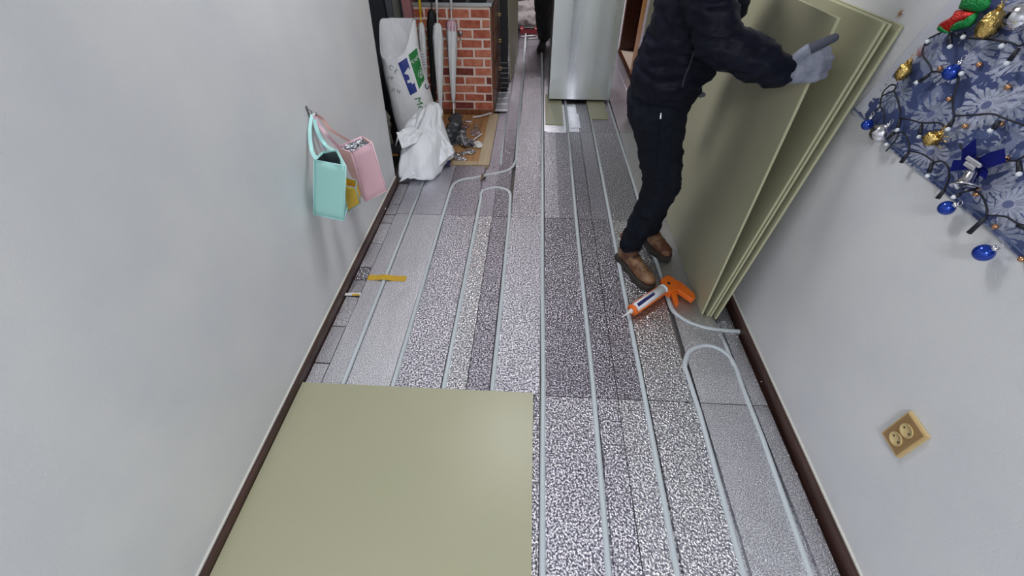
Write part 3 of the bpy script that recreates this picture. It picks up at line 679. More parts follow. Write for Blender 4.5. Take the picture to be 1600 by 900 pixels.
crumple('bag_flap', [wy(676, 184, 2.90), wy(690, 204, 2.84), wy(712, 236, 2.80), wy(700, 246, 2.72), wy(684, 262, 2.66), wy(672, 240, 2.66), wy(668, 205, 2.78)], PLASTIC_W, t, .018)
crumple('bag_flap', [wy(619, 206, 2.70), wy(640, 196, 2.78), wy(660, 204, 2.74), wy(650, 222, 2.66), wy(628, 232, 2.62)], PLASTIC_W, t, .014)
# pointed corners of the bag
for tri in (((-.64, 2.80, .08), (-.68, 2.70, .10), (-.585, 2.84, .04)), ((-.85, 2.585, .10), (-.80, 2.56, .06), (-.915, 2.545, .004))):
    a, b_, c = [V(q) for q in tri]; MB().slab([a, b_, c], (b_-a).cross(c-a).normalized(), .004).build('bag_corner', PLASTIC_W, t, bevel=.001)

# ------------------------------------------------------------------ rubbish on the uncovered floor
blob('rubbish_bag', [((-.655, 3.42, .04), .05, (-.665, 3.50, .045), .05), ((-.65, 3.30, .035), .045, (-.66, 3.40, .04), .05), ((-.70, 3.14, .03), .04, (-.67, 3.26, .035), .045)], TRASH, None, .009, 2, (.04, 14))
tag(bpy.data.objects['rubbish_bag'], 'crumpled dark grey bag on the wood floor below the umbrellas', 'bag')
blob('work_glove_pile', [((-.575, 3.20, .022), .032, (-.53, 3.12, .022), .03), ((-.575, 3.26, .02), .026, (-.58, 3.33, .02), .024), ((-.55, 3.2, .015), .02, (-.49, 3.16, .015), .02)], mat('patchy_grey_film', (.12, .12, .13), .25, .3, bump=(50, 1, .02), var=(30, (.5, .5, .54), .48, .6)), None, .006, 2, (.02, 30))
tag(bpy.data.objects['work_glove_pile'], 'twisted dark and silver film lying in the middle of the wood floor', 'film')
def scrap(px, py, w_, l_, rot, label, m=SCRAP, z=-.010, th=.006, name='foil_scrap', cat='scrap'):
    w_ *= 1.25; l_ *= 1.25
    c = fl(px, py, 0); mb = MB(); k = 5; vs = []
    for i in range(k+1):
        for j in range(k+1):
            x = (i/k-.5)*w_; y = (j/k-.5)*l_
            zz = z+.004+th*2*abs(noise.noise(V((x*40+px, y*40, py))))+(.002 if (i+j) % 2 else 0)
            jx = noise.noise(V((x*30, y*30+px, 3)))*w_*.25
            vs.append(V((c.x+(x+jx)*math.cos(rot)-y*math.sin(rot), c.y+(x+jx)*math.sin(rot)+y*math.cos(rot), zz)))
    q = len(vs); lo = [v-V((0, 0, .002)) for v in vs]; fs = []
    for i in range(k):
        for j in range(k):
            a = i*(k+1)+j; fs.append((a, a+k+1, a+k+2, a+1)); fs.append((a+q+1, a+k+2+q, a+k+1+q, a+q))
    rim = [i*(k+1) for i in range(k+1)]+[k*(k+1)+j for j in range(1, k+1)]+[i*(k+1)+k for i in range(k-1, -1, -1)]+[j for j in range(k-1, 0, -1)]
    for i in range(len(rim)): a, b_ = rim[i], rim[(i+1) % len(rim)]; fs.append((a, a+q, b_+q, b_))
    return tag(mb.add(vs+lo, fs).build(name, m), label, cat, 'foil scraps on the uncovered wood floor' if m is SCRAP else None)
scrap(708, 218, .13, .15, .5, 'largest folded piece of silver foil, below the dark twisted film')
scrap(722, 196, .07, .10, 1.2, 'silver foil piece under the upper end of the twisted film')
scrap(742, 206, .06, .10, .2, 'small pinkish foil piece right of the twisted film')
scrap(735, 236, .05, .06, .9, 'small crumpled foil piece in the corner by the wood edging')
scrap(712, 243, .10, .05, 2.2, 'crumpled foil lying between the white bag and the short edging')
scrap(722, 248, .05, .04, .3, 'smallest foil bit at the end of the short edging')
scrap(748, 225, .04, .09, .4, 'white foam crumb standing by the long wood edging', FOAM, name='foam_piece', cat='foam', th=.012)
scrap(736, 226, .05, .07, 1.4, 'crumpled foil bit under the curved white strip')
scrap(725, 238, .07, .04, .7, 'long thin foil bit near the lower left of the wood floor')
scrap(744, 196, .035, .05, .1, 'small foil bit beside the long wood edging, near the straight strip')
scrap(716, 180, .07, .06, 2.0, 'silver foil piece just below the brick front, right of the dark bag')
scrap(731, 188, .05, .04, .3, 'silver foil bit in front of the brick front, left of the straight strip', SCRAP)
for pts, lb, m in (([(731, 226), (742, 217), (753, 209)], 'curved white plastic strip lying across the wood floor', P_WHITE), ([(739, 183), (752, 181), (769, 176)], 'straight white plastic strip at the foot of the brick front', P_WHITE)):
    tag(MB().strip([fl(*p, .004) for p in smooth_path([V((*q, 0)) for q in pts], 4) for p in [(p.x, p.y)]], (0, 1, 0), .026, .005).build('plastic_strip', m), lb, 'strip')
tag(MB().box((fl(755, 271).x-.008, 2.60, .0065), (fl(755, 271).x+.008, 2.68, .012)).build('wood_chip', mat('chip', (.16, .08, .03), .6)), 'tiny brown wood chip lying on the curved pipe', 'chip')
tag(MB().box((-.640, 2.80, .0055), (-.605, 2.86, .03)).build('glue_cap', P_NAVY, bevel=.004), 'dark navy cap beside the corner of the white bag', 'cap')

# ------------------------------------------------------------------ tape, crumbs
tag(MB().strip([V((x_, 1.588, z_)) for x_, z_ in ((-.842, .0008), (-.80, .0010), (-.768, .0062), (-.754, .0071), (-.740, .0062), (-.71, .0010), (-.640, .0008))], (0, 1, 0), .040, .0007).build('tape_strip', TAPE), 'yellow tape strip stuck across the leftmost pipe', 'tape')
t = empty('foam_strip', fl(548, 460), 'white foam strip with a bit of yellow tape in the left edge joint', 'foam')
MB().slab([fl(532, 459, 0), fl(532, 462, 0), fl(563, 462, 0), fl(564, 458, 0)], (0, 0, 1), .004).build('strip', FOAM, t); MB().slab([fl(550, 459.4, .0042), fl(550, 462, .0042), fl(561, 462, .0042), fl(562, 459, .0042)], (0, 0, 1), .001).build('tape', TAPE, t)
tag(MB().lathe([(.001, 0), (.016, .003), (.019, .012), (.010, .02), (.001, .022)], fl(599, 328, 0), n=9).build('foam_lump', FOAM, None, False), 'white foam lump beside the left skirting below the pink bag', 'foam')
mb = MB()
def crumb(p, r):
    vs = [V(p)+V((random.uniform(.6, 1)*r*q[0], random.uniform(.6, 1)*r*q[1], random.uniform(.6, 1)*r*q[2]+r*.8)) for q in ((1, 0, 0), (-1, 0, 0), (0, 1, 0), (0, -1, 0), (0, 0, 1), (0, 0, -1))]
    mb.add(vs, [(0, 2, 4), (2, 1, 4), (1, 3, 4), (3, 0, 4), (2, 0, 5), (1, 2, 5), (3, 1, 5), (0, 3, 5)])
for i in range(150): crumb((random.uniform(.72, .97), 1.375-abs(random.gauss(0, .10)), 0), random.uniform(.0012, .0035))
for i in range(60): crumb((.965-abs(random.gauss(0, .03)), random.uniform(.5, 1.37), 0), random.uniform(.0012, .0035))
for i in range(50): crumb((-.91+abs(random.gauss(0, .02)), random.uniform(1.0, 2.4), 0), random.uniform(.0010, .003))
for i in range(40): crumb((random.uniform(.06, .8), random.uniform(.4, 1.37), 0), random.uniform(.0008, .002))
tag(mb.build('foam_crumbs', FOAM), 'scattered white foam crumbs, thickest below the leaning boards', 'crumbs', kind='stuff')
for px, py, r, lb in ((1178, 555, .006, 'large white foam crumb against the right skirting beyond the pipe bend'), (1189, 597, .004, 'white foam crumb by the right skirting, nearest the camera'), (1125, 523, .005, 'white foam crumb touching the curved pipe below the boards'), (1150, 539, .004, 'white foam crumb at the right end of the pipe bend')):
    mb = MB(); crumb(fl(px, py), r)
    tag(mb.build('foam_bead', FOAM), lb, 'crumb', 'large foam crumbs by the right skirting')

# ------------------------------------------------------------------ caulking gun on the floor
t = empty('caulking_gun', fl(1020, 465), 'orange caulking gun with a printed cartridge lying by the brown boot', 'tool')
A = fl(989, 484, .045); B = fl(1036, 452, .045); d = (B-A).normalized(); side = V((0, 0, 1)).cross(d).normalized()   # side: away from camera
R0 = .027
n = 16
up_ = V((0, 0, 1))
rings = []
for s_ in (0, .01, .99, 1):       # open trough: half tube
    c = A.lerp(B, s_); rr = R0*1.05*(.93 if s_ in (0, 1) else 1)
    outer = [c+(side*math.cos(a)+up_*math.sin(a))*rr for a in [math.pi*.95+math.pi*1.1*k/n for k in range(n+1)]]
    inner = [c+(side*math.cos(a)+up_*math.sin(a))*(rr-.003) for a in [math.pi*.95+math.pi*1.1*k/n for k in range(n, -1, -1)]]
    rings.append(outer+inner)
MB().loft(rings).build('barrel', ORANGE, t, True)
cart = MB().lathe([(.006, 0), (.0235, .001), (.0235, (B-A).length-.006), (.006, (B-A).length-.005)], A+d*.004, d, 24).build('cartridge', P_WHITE, t, True)
MB().lathe([(.001, 0), (.026, .0005), (.026, .012), (.001, .0125)], B-d*.006, d, 24).build('cartridge_cap', P_WHITE, t, True)
MB().lathe([(.001, 0), (.028, .0005), (.028, .010), (.001, .0105)], A-d*.007, d, 24).build('front_ring', ORANGE, t, True)
MB().lathe([(.011, 0), (.011, .012), (.005, .016), (.0025, .070)], A-d*.008, -d, 14).build('nozzle', mat('translucent_nozzle', (.74, .72, .74), .35), t, True)
bv = bvh_of(cart)
decal('label_band', bv, quadgrid([(995, 474.5), (1021, 455.5), (1024, 460), (998, 479.5)], 8, 2), P_NAVY, t, .0008)
decal('printed_lettering', bv, text_polys('IIIIIII', (1000, 483), (11.4, -8.2), (-6.5, -8.0)), P_NAVY, t, .0012)
# pistol body + handle + trigger lie flat on the floor
h0 = B+d*.012; zf = .030
def flat(pts, m, name, z0, z1, bev=.003): return MB().slab([V((p.x, p.y, z0)) for p in pts], (0, 0, 1), z1-z0).build(name, m, t, bevel=bev)
P_ = lambda l: [fl(x, y, zf) for x, y in l]
flat(P_([(1031, 441), (1040, 434), (1048, 436), (1060, 446), (1056, 456), (1046, 462), (1036, 456)]), ORANGE, 'frame', .012, .050)
flat(P_([(1050, 438), (1062, 442), (1074, 452), (1084, 461), (1086, 468), (1080, 471), (1064, 460), (1052, 452)]), ORANGE, 'handle', .016, .044, .004)
flat(P_([(1047, 456), (1055, 453), (1058, 464), (1060, 477), (1056, 479), (1052, 470)]), ORANGE, 'trigger', .020, .040)
MB().lathe([(.008, 0), (.008, .003)], V((*fl(1045, 443, .05).xy, .0505)), n=12).build('pivot', DARK, t)
MB().tube([h0+d*.015, h0+d*.05], .004, 8).build('push_rod', GREYM, t, True)

# ------------------------------------------------------------------ wall outlet
t = empty('wall_outlet', wx(1411, 680, XR-.01), 'gold framed double wall outlet with a bronze plate on the right wall', 'outlet')
y0, y1, z0, z1 = .547, .617, .396, .511; X = XR
MB().box((X-.006, y0-.002, z0-.002), (X-.0002, y1+.002, z1+.002)).build('back_frame', CREAM, t, bevel=.0015)
def frame_ring(xb, xf, w_, name, m):
    o_ = [(y0, z0), (y1, z0), (y1, z1), (y0, z1)]; i_ = [(y0+w_, z0+w_), (y1-w_, z0+w_), (y1-w_, z1-w_), (y0+w_, z1-w_)]
    vs = [(xb, *p) for p in o_]+[(xf, p[0]+.001*(1 if p[0] == y0 else -1), p[1]+.001*(1 if p[1] == z0 else -1)) for p in o_]+[(xf, *p) for p in i_]+[(xb, *p) for p in i_]
    fs = []
    for k in range(4):
        j = (k+1) % 4
        fs += [(k, j, 4+j, 4+k), (4+k, 4+j, 8+j, 8+k), (8+k, 8+j, 12+j, 12+k), (12+k, 12+j, j, k)]
    return MB().add(vs, fs).build(name, m, t)
frame_ring(X-.0061, X-.0120, .004, 'gold_frame', GOLD)
MB().box((X-.0115, y0+.0042, z0+.0042), (X-.0062, y1-.0042, z1-.0042)).build('cover_plate', BRONZE, t)
for zc in (z0+.034, z1-.037):
    yc = (y0+y1)/2
    s_ = MB().lathe([(.019, 0), (.019, .0035), (.0172, .0038), (.0168, .0012), (.001, .001)], (X-.0116, yc, zc), (-1, 0, 0), 28).build('socket_insert', CREAM, t, True)
    for dy in (-.0095, .0095): MB().lathe([(.0026, 0), (.0026, .0006)], (X-.0128, yc+dy, zc), (-1, 0, 0), 12).build('pin_hole', DARK, s_)

# ------------------------------------------------------------------ lunch bags on the hook of the left wall
t = empty('wall_hook', wx(480, 172, XL), 'small silver hook screwed high on the left wall, holding the straps', 'hook')
hk = wx(480, 174, XL)
MB().box((XL+.0002, hk.y-.006, hk.z-.022), (XL+.004, hk.y+.006, hk.z+.022)).build('plate', GREYM, t, bevel=.001)
MB().tube(smooth_path([hk+V((.005, 0, .010)), hk+V((.016, 0, .004)), hk+V((.018, 0, -.014)), hk+V((.030, 0, -.018)), hk+V((.036, 0, -.004))], 4), .003, 8).build('prong', GREYM, t, True)
def soft_bag(name, F, Bk, m_front, m_side, m_trim, label, lining, floor_off=None):
    """F: front face corners TL,TR,BR,BL ; Bk: back face corners likewise (world points)"""
    t = empty(name, (F[2]+F[3]+Bk[2]+Bk[3])/4, label, 'bag')
    def sheet(q, m, nm, bulge=.006):
        k = 8; c = sum(q, V())/4; nn = (q[1]-q[0]).cross(q[3]-q[0]).normalized(); bc = (sum(F, V())+sum(Bk, V()))/8
        if nn.dot(c-bc) < 0: nn = -nn
        vs = []
        for i in range(k+1):
            for j in range(k+1):
                u, v = i/k, j/k; p = (q[0]*(1-u)+q[1]*u)*(1-v)+(q[3]*(1-u)+q[2]*u)*v
                vs.append(p+nn*(bulge*math.sin(math.pi*u)*math.sin(math.pi*(.15+.85*v))+.003*noise.noise(p*28)*min(1, 6*u*(1-u))))
        q_ = len(vs); vs += [v-nn*.0022 for v in vs]; fs = []
        for i in range(k):
            for j in range(k):
                a = i*(k+1)+j; fs += [(a, a+1, a+k+2, a+k+1), (a+q_, a+q_+k+1, a+q_+k+2, a+q_+1)]
        rim = [i*(k+1) for i in range(k+1)]+[k*(k+1)+j for j in range(1, k+1)]+[i*(k+1)+k for i in range(k-1, -1, -1)]+[j for j in range(k-1, 0, -1)]
        for i in range(len(rim)): a, b_ = rim[i], rim[(i+1) % len(rim)]; fs.append((a, b_, b_+q_, a+q_))
        return MB().add(vs, fs).build(nm, m, t, True)
    sheet(F, m_front, 'front_panel'); sheet([Bk[1], Bk[0], Bk[3], Bk[2]], m_front, 'back_panel', .003)
    sheet([Bk[0], F[0], F[3], Bk[3]], m_side, 'side_panel', -.006); sheet([F[1], Bk[1], Bk[2], F[2]], m_side, 'side_panel', -.006)
    sheet([F[3], F[2], Bk[2], Bk[3]], m_side, 'bottom_panel', 0)
    cc = (F[0]+F[1]+Bk[0]+Bk[1])/4; dz = (F[3]-F[0])*.12
    L4 = [cc+(p-cc)*.86 for p in (F[0], F[1], Bk[1], Bk[0])]; L5 = [(F[0]+F[1]+Bk[0]+Bk[1])/4*0+(cc+(p-cc)*.55)+((F[3]+F[2]+Bk[2]+Bk[3])/4-cc)*.6 for p in L4]
    mb = MB().add([p+dz*.1 for p in L4]+L5, [(0, 1, 5, 4), (1, 2, 6, 5), (2, 3, 7, 6), (3, 0, 4, 7), (4, 5, 6, 7)]); mb.build('lining', lining, t)
    for a, b_ in ((F[0], F[1]), (F[1], F[2]), (F[2], F[3]), (F[3], F[0]), (F[0], Bk[0]), (F[1], Bk[1]), (Bk[0], Bk[1]), (F[2], Bk[2])):
        MB().tube([a, (a+b_)/2, b_], .0026, 6).build('piping', m_trim, t, True)
    return t
def strap(pts, m, parent, nm='strap', wdt=.016): MB().strip(smooth_path(pts, 5), (.6, .8, 0), wdt, .0025).build(nm, m, parent)
F = [wy(490.6, 250, 1.50), wy(540.6, 259.5, 1.46), wy(537, 345, 1.425), wy(490, 334.5, 1.455)]
Bk = [F[0]+V((.004, .075, -.004)), wy(526, 234, 1.555), F[2]+V((-.010, .085, .01)), F[3]+V((.0, .085, .01))]
mint = soft_bag('lunch_bag', F, Bk, MINT, MINT, MINT_T, 'mint green lunch bag hanging nearest the camera on the left wall', mat('dark_lining', (.06, .08, .09), .4, .3))
strap([hk+V((.018, -.004, -.010)), wx(484, 205, XL+.02), wx(487, 235, XL+.035), F[0]+V((.012, .0, .004))], MINT_T, mint)
strap([hk+V((.020, .004, -.010)), wx(496, 205, XL+.03), wx(508, 226, XL+.05), Bk[0].lerp(Bk[1], .75)+V((0, .002, .0))], MINT_T, mint)
Yp = 1.80
F = [wy(548.7, 238, Yp), wy(581.4, 223, Yp), wy(603.6, 298, Yp-.02), wy(571, 314.6, Yp-.02)]
Bk = [wy(527, 229.5, Yp+.045), wy(566, 213, Yp+.10), F[2]+V((-.035, .085, .02)), F[3]+V((-.052, .06, .025))]
pink = soft_bag('lunch_bag', F, Bk, PINK, PINK_S, PINK_T, 'pink lunch bag with silver lining hanging tilted on the left wall', LINING)
strap([hk+V((.026, -.003, -.012)), wx(499, 196, XL+.03), wx(514, 214, XL+.045), Bk[0]+V((.004, 0, .002))], PINK_T, pink)
strap([hk+V((.028, .004, -.012)), wx(504, 186, XL+.03), wx(517, 203, XL+.04), Bk[0].lerp(Bk[1], .5)+V((.0, 0, .002))], PINK_S, pink)
F = [wy(538, 290, 1.60), wy(556, 294, 1.60), wy(563, 318, 1.60), wy(540, 332, 1.60)]
Bk = [p+V((-.01, .05, .01)) for p in F]
yb = soft_bag('pouch', F, Bk, YELLOW, YELLOW, BLUEG, 'small yellow pouch with pale blue edging peeking out below the two bags', YELLOW)
strap([hk+V((.014, .004, -.010)), wx(500, 215, XL+.012), wx(522, 262, XL+.03), Bk[0]+V((0, .0, .002))], BLUEG, yb, wdt=.008)

# ------------------------------------------------------------------ tapestry and Christmas decorations on the right wall
t = empty('tapestry', (XR-.004, 1.0, 1.2), 'blue tapestry printed with pale spiky flowers hung askew on the right wall', 'tapestry')
a = wx(1334, 174, XR); b_ = wx(1600, 411, XR); up2 = (wx(1450, 44, XR)-a).normalized(); al = (b_-a).normalized(); W_, H_ = 1.25, .85
k1, k2 = 40, 26; vs = []; uv = []
for i in range(k1+1):
    for j in range(k2+1):
        u, v = i/k1, j/k2; sag = -.006*math.sin(u*math.pi*3)*(1-v)
        p = a+al*(u*W_)+up2*(v*H_); p.z += sag
        p.x = XR-.0035-.0018*(1+noise.noise(V((u*7, v*5, 2))))
        vs.append(p); uv.append((u*W_, v*H_))
q_ = len(vs); vs2 = vs+[V((v.x+.0016, v.y, v.z)) for v in vs]; fs = []
for i in range(k1):
    for j in range(k2):
        e = i*(k2+1)+j; fs += [(e, e+1, e+k2+2, e+k2+1), (e+q_, e+q_+k2+1, e+q_+k2+2, e+q_+1)]
cl = MB().add(vs2, fs).build('cloth', tapestry_material(), t, True)
ul = cl.data.uv_layers.new(name='UVMap')
for lp in cl.data.loops: ul.data[lp.index].uv = uv[lp.vertex_index % q_]
hem = [a+al*(i/20*W_)+up2*.012+V((0, 0, -.006*math.sin(i/20*math.pi*3))) for i in range(21)]
MB().strip([V((XR-.0085, p.y, p.z)) for p in hem], up2, .004, .001).build('hem_stitching', mat('hem_blue', (.10, .14, .27), .7), t)

XD = XR-.022
D = lambda x, y, o=0: wx(x, y, XD-o)
def cap_loop(p, dirn, parent, m=ORN_SILVER, r=.006):
    dirn = V(dirn).normalized()
    MB().lathe([(r, 0), (r, .009), (r*.5, .010), (.0005, .0105)], p, dirn, 12, mod=lambda k, n: 1+.08*math.cos(k*math.pi)).build('cap', m, parent, True)
    c = p+dirn*.016; MB().tube([c+V((0, math.cos(q*math.pi/5)*.005, math.sin(q*math.pi/5)*.006)) for q in range(11)], .0009, 5).build('loop', m, parent, True)
def ball(px, py, r, m, label, tilt=(0, -.3, 1), kind=''):
    c = wx(px, py, XD-.006 if r < .03 else XD-.012)
    t = empty('ornament', c, label, 'ornament')
    ax = V(tilt).normalized(); nn = 36; mod = None
    N_ = 18; prof = [(max(.0004, r*math.sin(math.pi*i/N_)), -r*math.cos(math.pi*i/N_)) for i in range(N_+1)]
    if kind == 'fluted': mod = lambda k, n: 1+.06*math.cos(k*math.pi)
    if kind == 'cone': prof = [(max(.0004, r*math.sin(math.pi*i/N_)*(1-.25*i/N_)), -r*1.2*math.cos(math.pi*i/N_)) for i in range(N_+1)]
    o = MB().lathe(prof, c, ax, nn, mod=mod).build('shell', m, t, True)
    if kind in ('knobbly', 'cone'):
        for v in o.data.vertices:
            d_ = (v.co-(o.matrix_parent_inverse @ c if 0 else c)); v.co += d_.normalized()*(.0035*abs(noise.noise(v.co*160))*2-.001)
    cap_loop(c+ax*(r*(1.18 if kind == 'cone' else .96)), ax, t, ORN_SILVER if m in (ORN_BLUE, ORN_SILVER) else m)
    return t
ball(1537, 395, .0185, ORN_BLUE, 'lowest blue glass ball, hanging below the tapestry edge', (0, -.45, .9))
ball(1479, 325, .0165, ORN_BLUE, 'blue glass ball at the lower hem of the tapestry under the silver bell', (0, -.6, .8))
ball(1355, 195, .0150, ORN_BLUE, 'blue glass ball at the left corner of the tapestry', (0, .1, 1))
ball(1487, 113, .0175, ORN_BLUE, 'blue glass ball high in the middle of the tapestry', (0, -.2, 1))
ball(1376, 208, .0245, ORN_SILVER, 'fluted silver ball beside the blue ball at the left corner', (0, -.3, .9), 'fluted')
ball(1597, 26, .026, ORN_SILVER, 'fluted silver ball at the top right of the picture', (0, .1, 1), 'fluted')
ball(1547, 38, .022, ORN_GOLD, 'large gold textured pine cone ornament beside the stocking', (0, .1, 1), 'cone')
ball(1412, 112, .0175, ORN_GOLD, 'gold textured pine cone ornament on the left side of the tapestry', (0, .0, 1), 'cone')
ball(1456, 216, .0165, ORN_GOLD, 'gold knobbly ball between the two cord loops above the bell', (0, -.5, .8), 'knobbly')
# twigs tied to the gold ball
t = empty('twig_pick', D(1470, 210), 'small pale gold twig tied beside the knobbly gold ball', 'twig')
for q in ((1468, 205, 1480, 195), (1468, 212, 1482, 214), (1462, 226, 1472, 232), (1466, 222, 1475, 206), (1470, 218, 1480, 222)):
    MB().tube([D(q[0], q[1]), D(q[2], q[3], .006)], [.0018, .0008], 6).build('twig', ORN_GOLD, t, True)
t = empty('star_glitter', wx(1406, 21, XR), 'tiny copper star pinned on the wall above the boards', 'star')
c = wx(1406, 21, XR-.004)
for q in range(6):
    an = q*math.pi/6*2; MB().tube([c, c+V((0, math.cos(an)*.014, math.sin(an)*.014))], [.0016, .0004], 5).build('ray', COPPER, t)
t = empty('burst_pick', wx(1437, 84, XR), 'small reddish glitter burst above the left gold ornament', 'star')
c = wx(1437, 84, XR-.008)
for q in range(9):
    an = .6+q*math.pi/10; MB().tube([c+V((0, .006, -.006)), c+V((0, math.cos(an)*.022, math.sin(an)*.02))], [.001, .0004], 5).build('ray', mat('pink_glitter', (.55, .3, .3), .3, .5) if q == 0 else bpy.data.materials['pink_glitter'], t)
# stocking
t = empty('stocking', D(1505, 25), 'red and green sequinned stocking ornament pinned at the top of the tapestry', 'ornament')
def puff(pts, m, nm, th=.016):
    c = sum([wx(*p, XD-.006) for p in pts], V())/len(pts); P = [wx(*p, XD-.006) for p in pts]
    P = smooth_path(P+[P[0]], 3)[:-1]
    rings = []
    for sc_, o_ in ((.0, -1), (.55, -.92), (.85, -.6), (1, 0), (.85, .6), (.55, .92), (.0, 1)):
        rings.append([c+(p-c)*max(sc_, .01)+V((o_*th/2, 0, 0)) for p in P])
    MB().loft(rings).build(nm, m, t, True)
puff([(1497, 14), (1506, -6), (1524, -10), (1548, -3), (1544, 12), (1528, 20), (1510, 17)], SEQ_G, 'cuff')
puff([(1496, 15), (1488, 26), (1470, 36), (1465, 44), (1472, 50), (1484, 49), (1500, 35), (1514, 30), (1526, 20), (1512, 17)], SEQ_R, 'leg')
puff([(1528, 19), (1514, 29), (1500, 33), (1487, 42), (1486, 49), (1500, 46), (1515, 42), (1524, 32)], SEQ_G, 'heel', .020)
puff([(1474, 36), (1466, 42), (1467, 49), (1478, 52), (1484, 50)], SEQ_G, 'toe', .014)
# bell with ribbon
t = empty('bell_ornament', D(1512, 285), 'silver bell hanging under a dark blue velvet bow on the tapestry', 'ornament')
c = wx(1522, 266, XD-.01); e = wx(1508, 292, XD-.022); ax = (e-c).normalized(); Lb = (e-c).length
MB().lathe([(.001, -.002), (.010, 0), (.0135, Lb*.25), (.0155, Lb*.6), (.021, Lb*.85), (.0265, Lb), (.0255, Lb*1.02), (.019, Lb*.9)], c, ax, 28).build('bell', ORN_SILVER, t, True)
MB().box((c.x-.017, c.y-.020, c.z+.0145), (c.x-.010, c.y+.022, c.z+.024)).build('name_plate', ORN_SILVER, t, bevel=.002)
MB().box((c.x-.016, c.y-.012, c.z+.003), (c.x-.010, c.y+.018, c.z+.0135)).build('name_plate', ORN_SILVER, t, bevel=.002)
for pts in ([(1519, 262), (1503, 250), (1505, 233), (1525, 217), (1526, 240)], [(1517, 263), (1504, 250), (1491, 250), (1485, 268), (1500, 266)], [(1523, 262), (1532, 246), (1548, 238), (1570, 232), (1572, 254), (1545, 262)], [(1524, 264), (1538, 258), (1545, 268), (1540, 280), (1532, 274)]):
    P = [wx(x, y, XD+.004-.004*i) for i, (x, y) in enumerate(pts)]
    MB().slab(P, (-1, 0, 0), .0022).build('ribbon_loop', RIBBON, t)
# string lights
t = empty('string_lights', D(1490, 150), 'black corded string of frosted bulbs looping across the tapestry', 'lights')
CORDS = [[(1478, 48), (1462, 55), (1450, 62), (1443, 75), (1443, 88), (1452, 100), (1456, 111), (1448, 118), (1442, 122)], [(1456, 112), (1466, 112), (1474, 115), (1486, 122), (1498, 120), (1496, 135), (1490, 155), (1489, 170), (1492, 181), (1486, 190)],
         [(1492, 181), (1520, 180), (1550, 178), (1570, 185), (1604, 197)], [(1487, 52), (1500, 58), (1520, 60), (1550, 62), (1580, 67), (1592, 72), (1604, 66)],
         [(1358, 190), (1366, 176), (1376, 166), (1379, 151), (1396, 142), (1400, 134), (1392, 133), (1382, 142), (1379, 151)], [(1398, 143), (1404, 160), (1407, 180), (1405, 190)], [(1376, 166), (1382, 178), (1381, 196)],
         [(1407, 184), (1425, 188), (1441, 192), (1470, 192), (1476, 199), (1486, 190)], [(1441, 192), (1440, 200)], [(1400, 208), (1412, 208), (1420, 222), (1421, 235), (1416, 244)], [(1421, 236), (1440, 240), (1458, 252), (1457, 258)],
         [(1458, 254), (1472, 252), (1482, 262), (1483, 280), (1475, 298)], [(1494, 306), (1506, 300), (1522, 298), (1535, 306), (1543, 328), (1542, 337)], [(1542, 337), (1570, 338), (1588, 348), (1604, 353)],
         [(1572, 248), (1580, 251), (1590, 250), (1604, 242)], [(1500, 225), (1505, 235), (1520, 246), (1534, 248)], [(1385, 236), (1398, 222), (1405, 206)]]
for c_ in CORDS: MB().tube([V((p.x-.003*abs(noise.noise(p*30)), p.y, p.z)) for p in smooth_path([D(*q) for q in c_], 4)], .0021, 6).build('cord', CORD, t, True)
SOCK = [((1452, 117), (1437, 127)), ((1490, 186), (1481, 201)), ((1592, 75), (1577, 95)), ((1407, 186), (1402, 201)), ((1440, 196), (1437, 211)), ((1457, 254), (1451, 270)), ((1420, 238), (1408, 254)), ((1476, 296), (1465, 310)),
        ((1540, 340), (1514, 364)), ((1592, 252), (1593, 268)), ((1485, 52), (1484, 70)), ((1501, 118), (1502, 110)), ((1387, 216), (1396, 208)), ((1562, 188), (1552, 202)), ((1500, 304), (1490, 308)), ((1506, 52), (1505, 56)), ((1590, 352), (1604, 357)), ((1449, 70), (1449, 67)), ((1570, 66), (1566, 70))]
for p, q in SOCK:
    a_, b2 = D(*p, .002), D(*q, .004); s_ = MB().tube([a_, b2], [.0040, .0052], 10).build('bulb_socket', CORD, t, True)
BUL = [(1432, 129), (1481, 202), (1573, 99), (1402, 203), (1436, 214), (1449, 275), (1385, 226), (1490, 308), (1592, 272), (1484, 73), (1502, 115), (1547, 204), (1505, 58), (1565, 72), (1449, 65), (1358, 196)]
for p in BUL:
    c = D(*p, .007); MB().lathe([(.0005, -.005), (.004, -.0035), (.0052, 0), (.004, .0035), (.0005, .005)], c, (-.5, -.3, -.5), 12).build('bulb', BULB, t, True)
BEADS = ['just left of the high blue ball', 'right of the high blue ball, beside a flower print', 'nearest the top right flower print', 'below the high blue ball, left of the cord', 'right of the cord above the bell bow', 'beside the bulb right of the bell bow', 'low on the tapestry, right of the bell', 'on the cord at the right tip of the bell bow', 'just right below the silver bell', 'lowest of all, at the lower right hem']
for i, p in enumerate([(1469, 107), (1530, 101), (1575, 136), (1483, 155), (1508, 197), (1564, 193), (1555, 354), (1573, 248), (1525, 303), (1596, 405)]):
    c = wx(*p, XR-.010); MB_ = MB().lathe([(.0003, -.0062), (.0044, -.0044), (.0062, 0), (.0044, .0044), (.0003, .0062)], c, (0, 0, 1), 14).build('copper_bead', COPPER, None, True)
    tag(MB_, 'small copper bead '+BEADS[i], 'bead', 'copper beads on the tapestry')

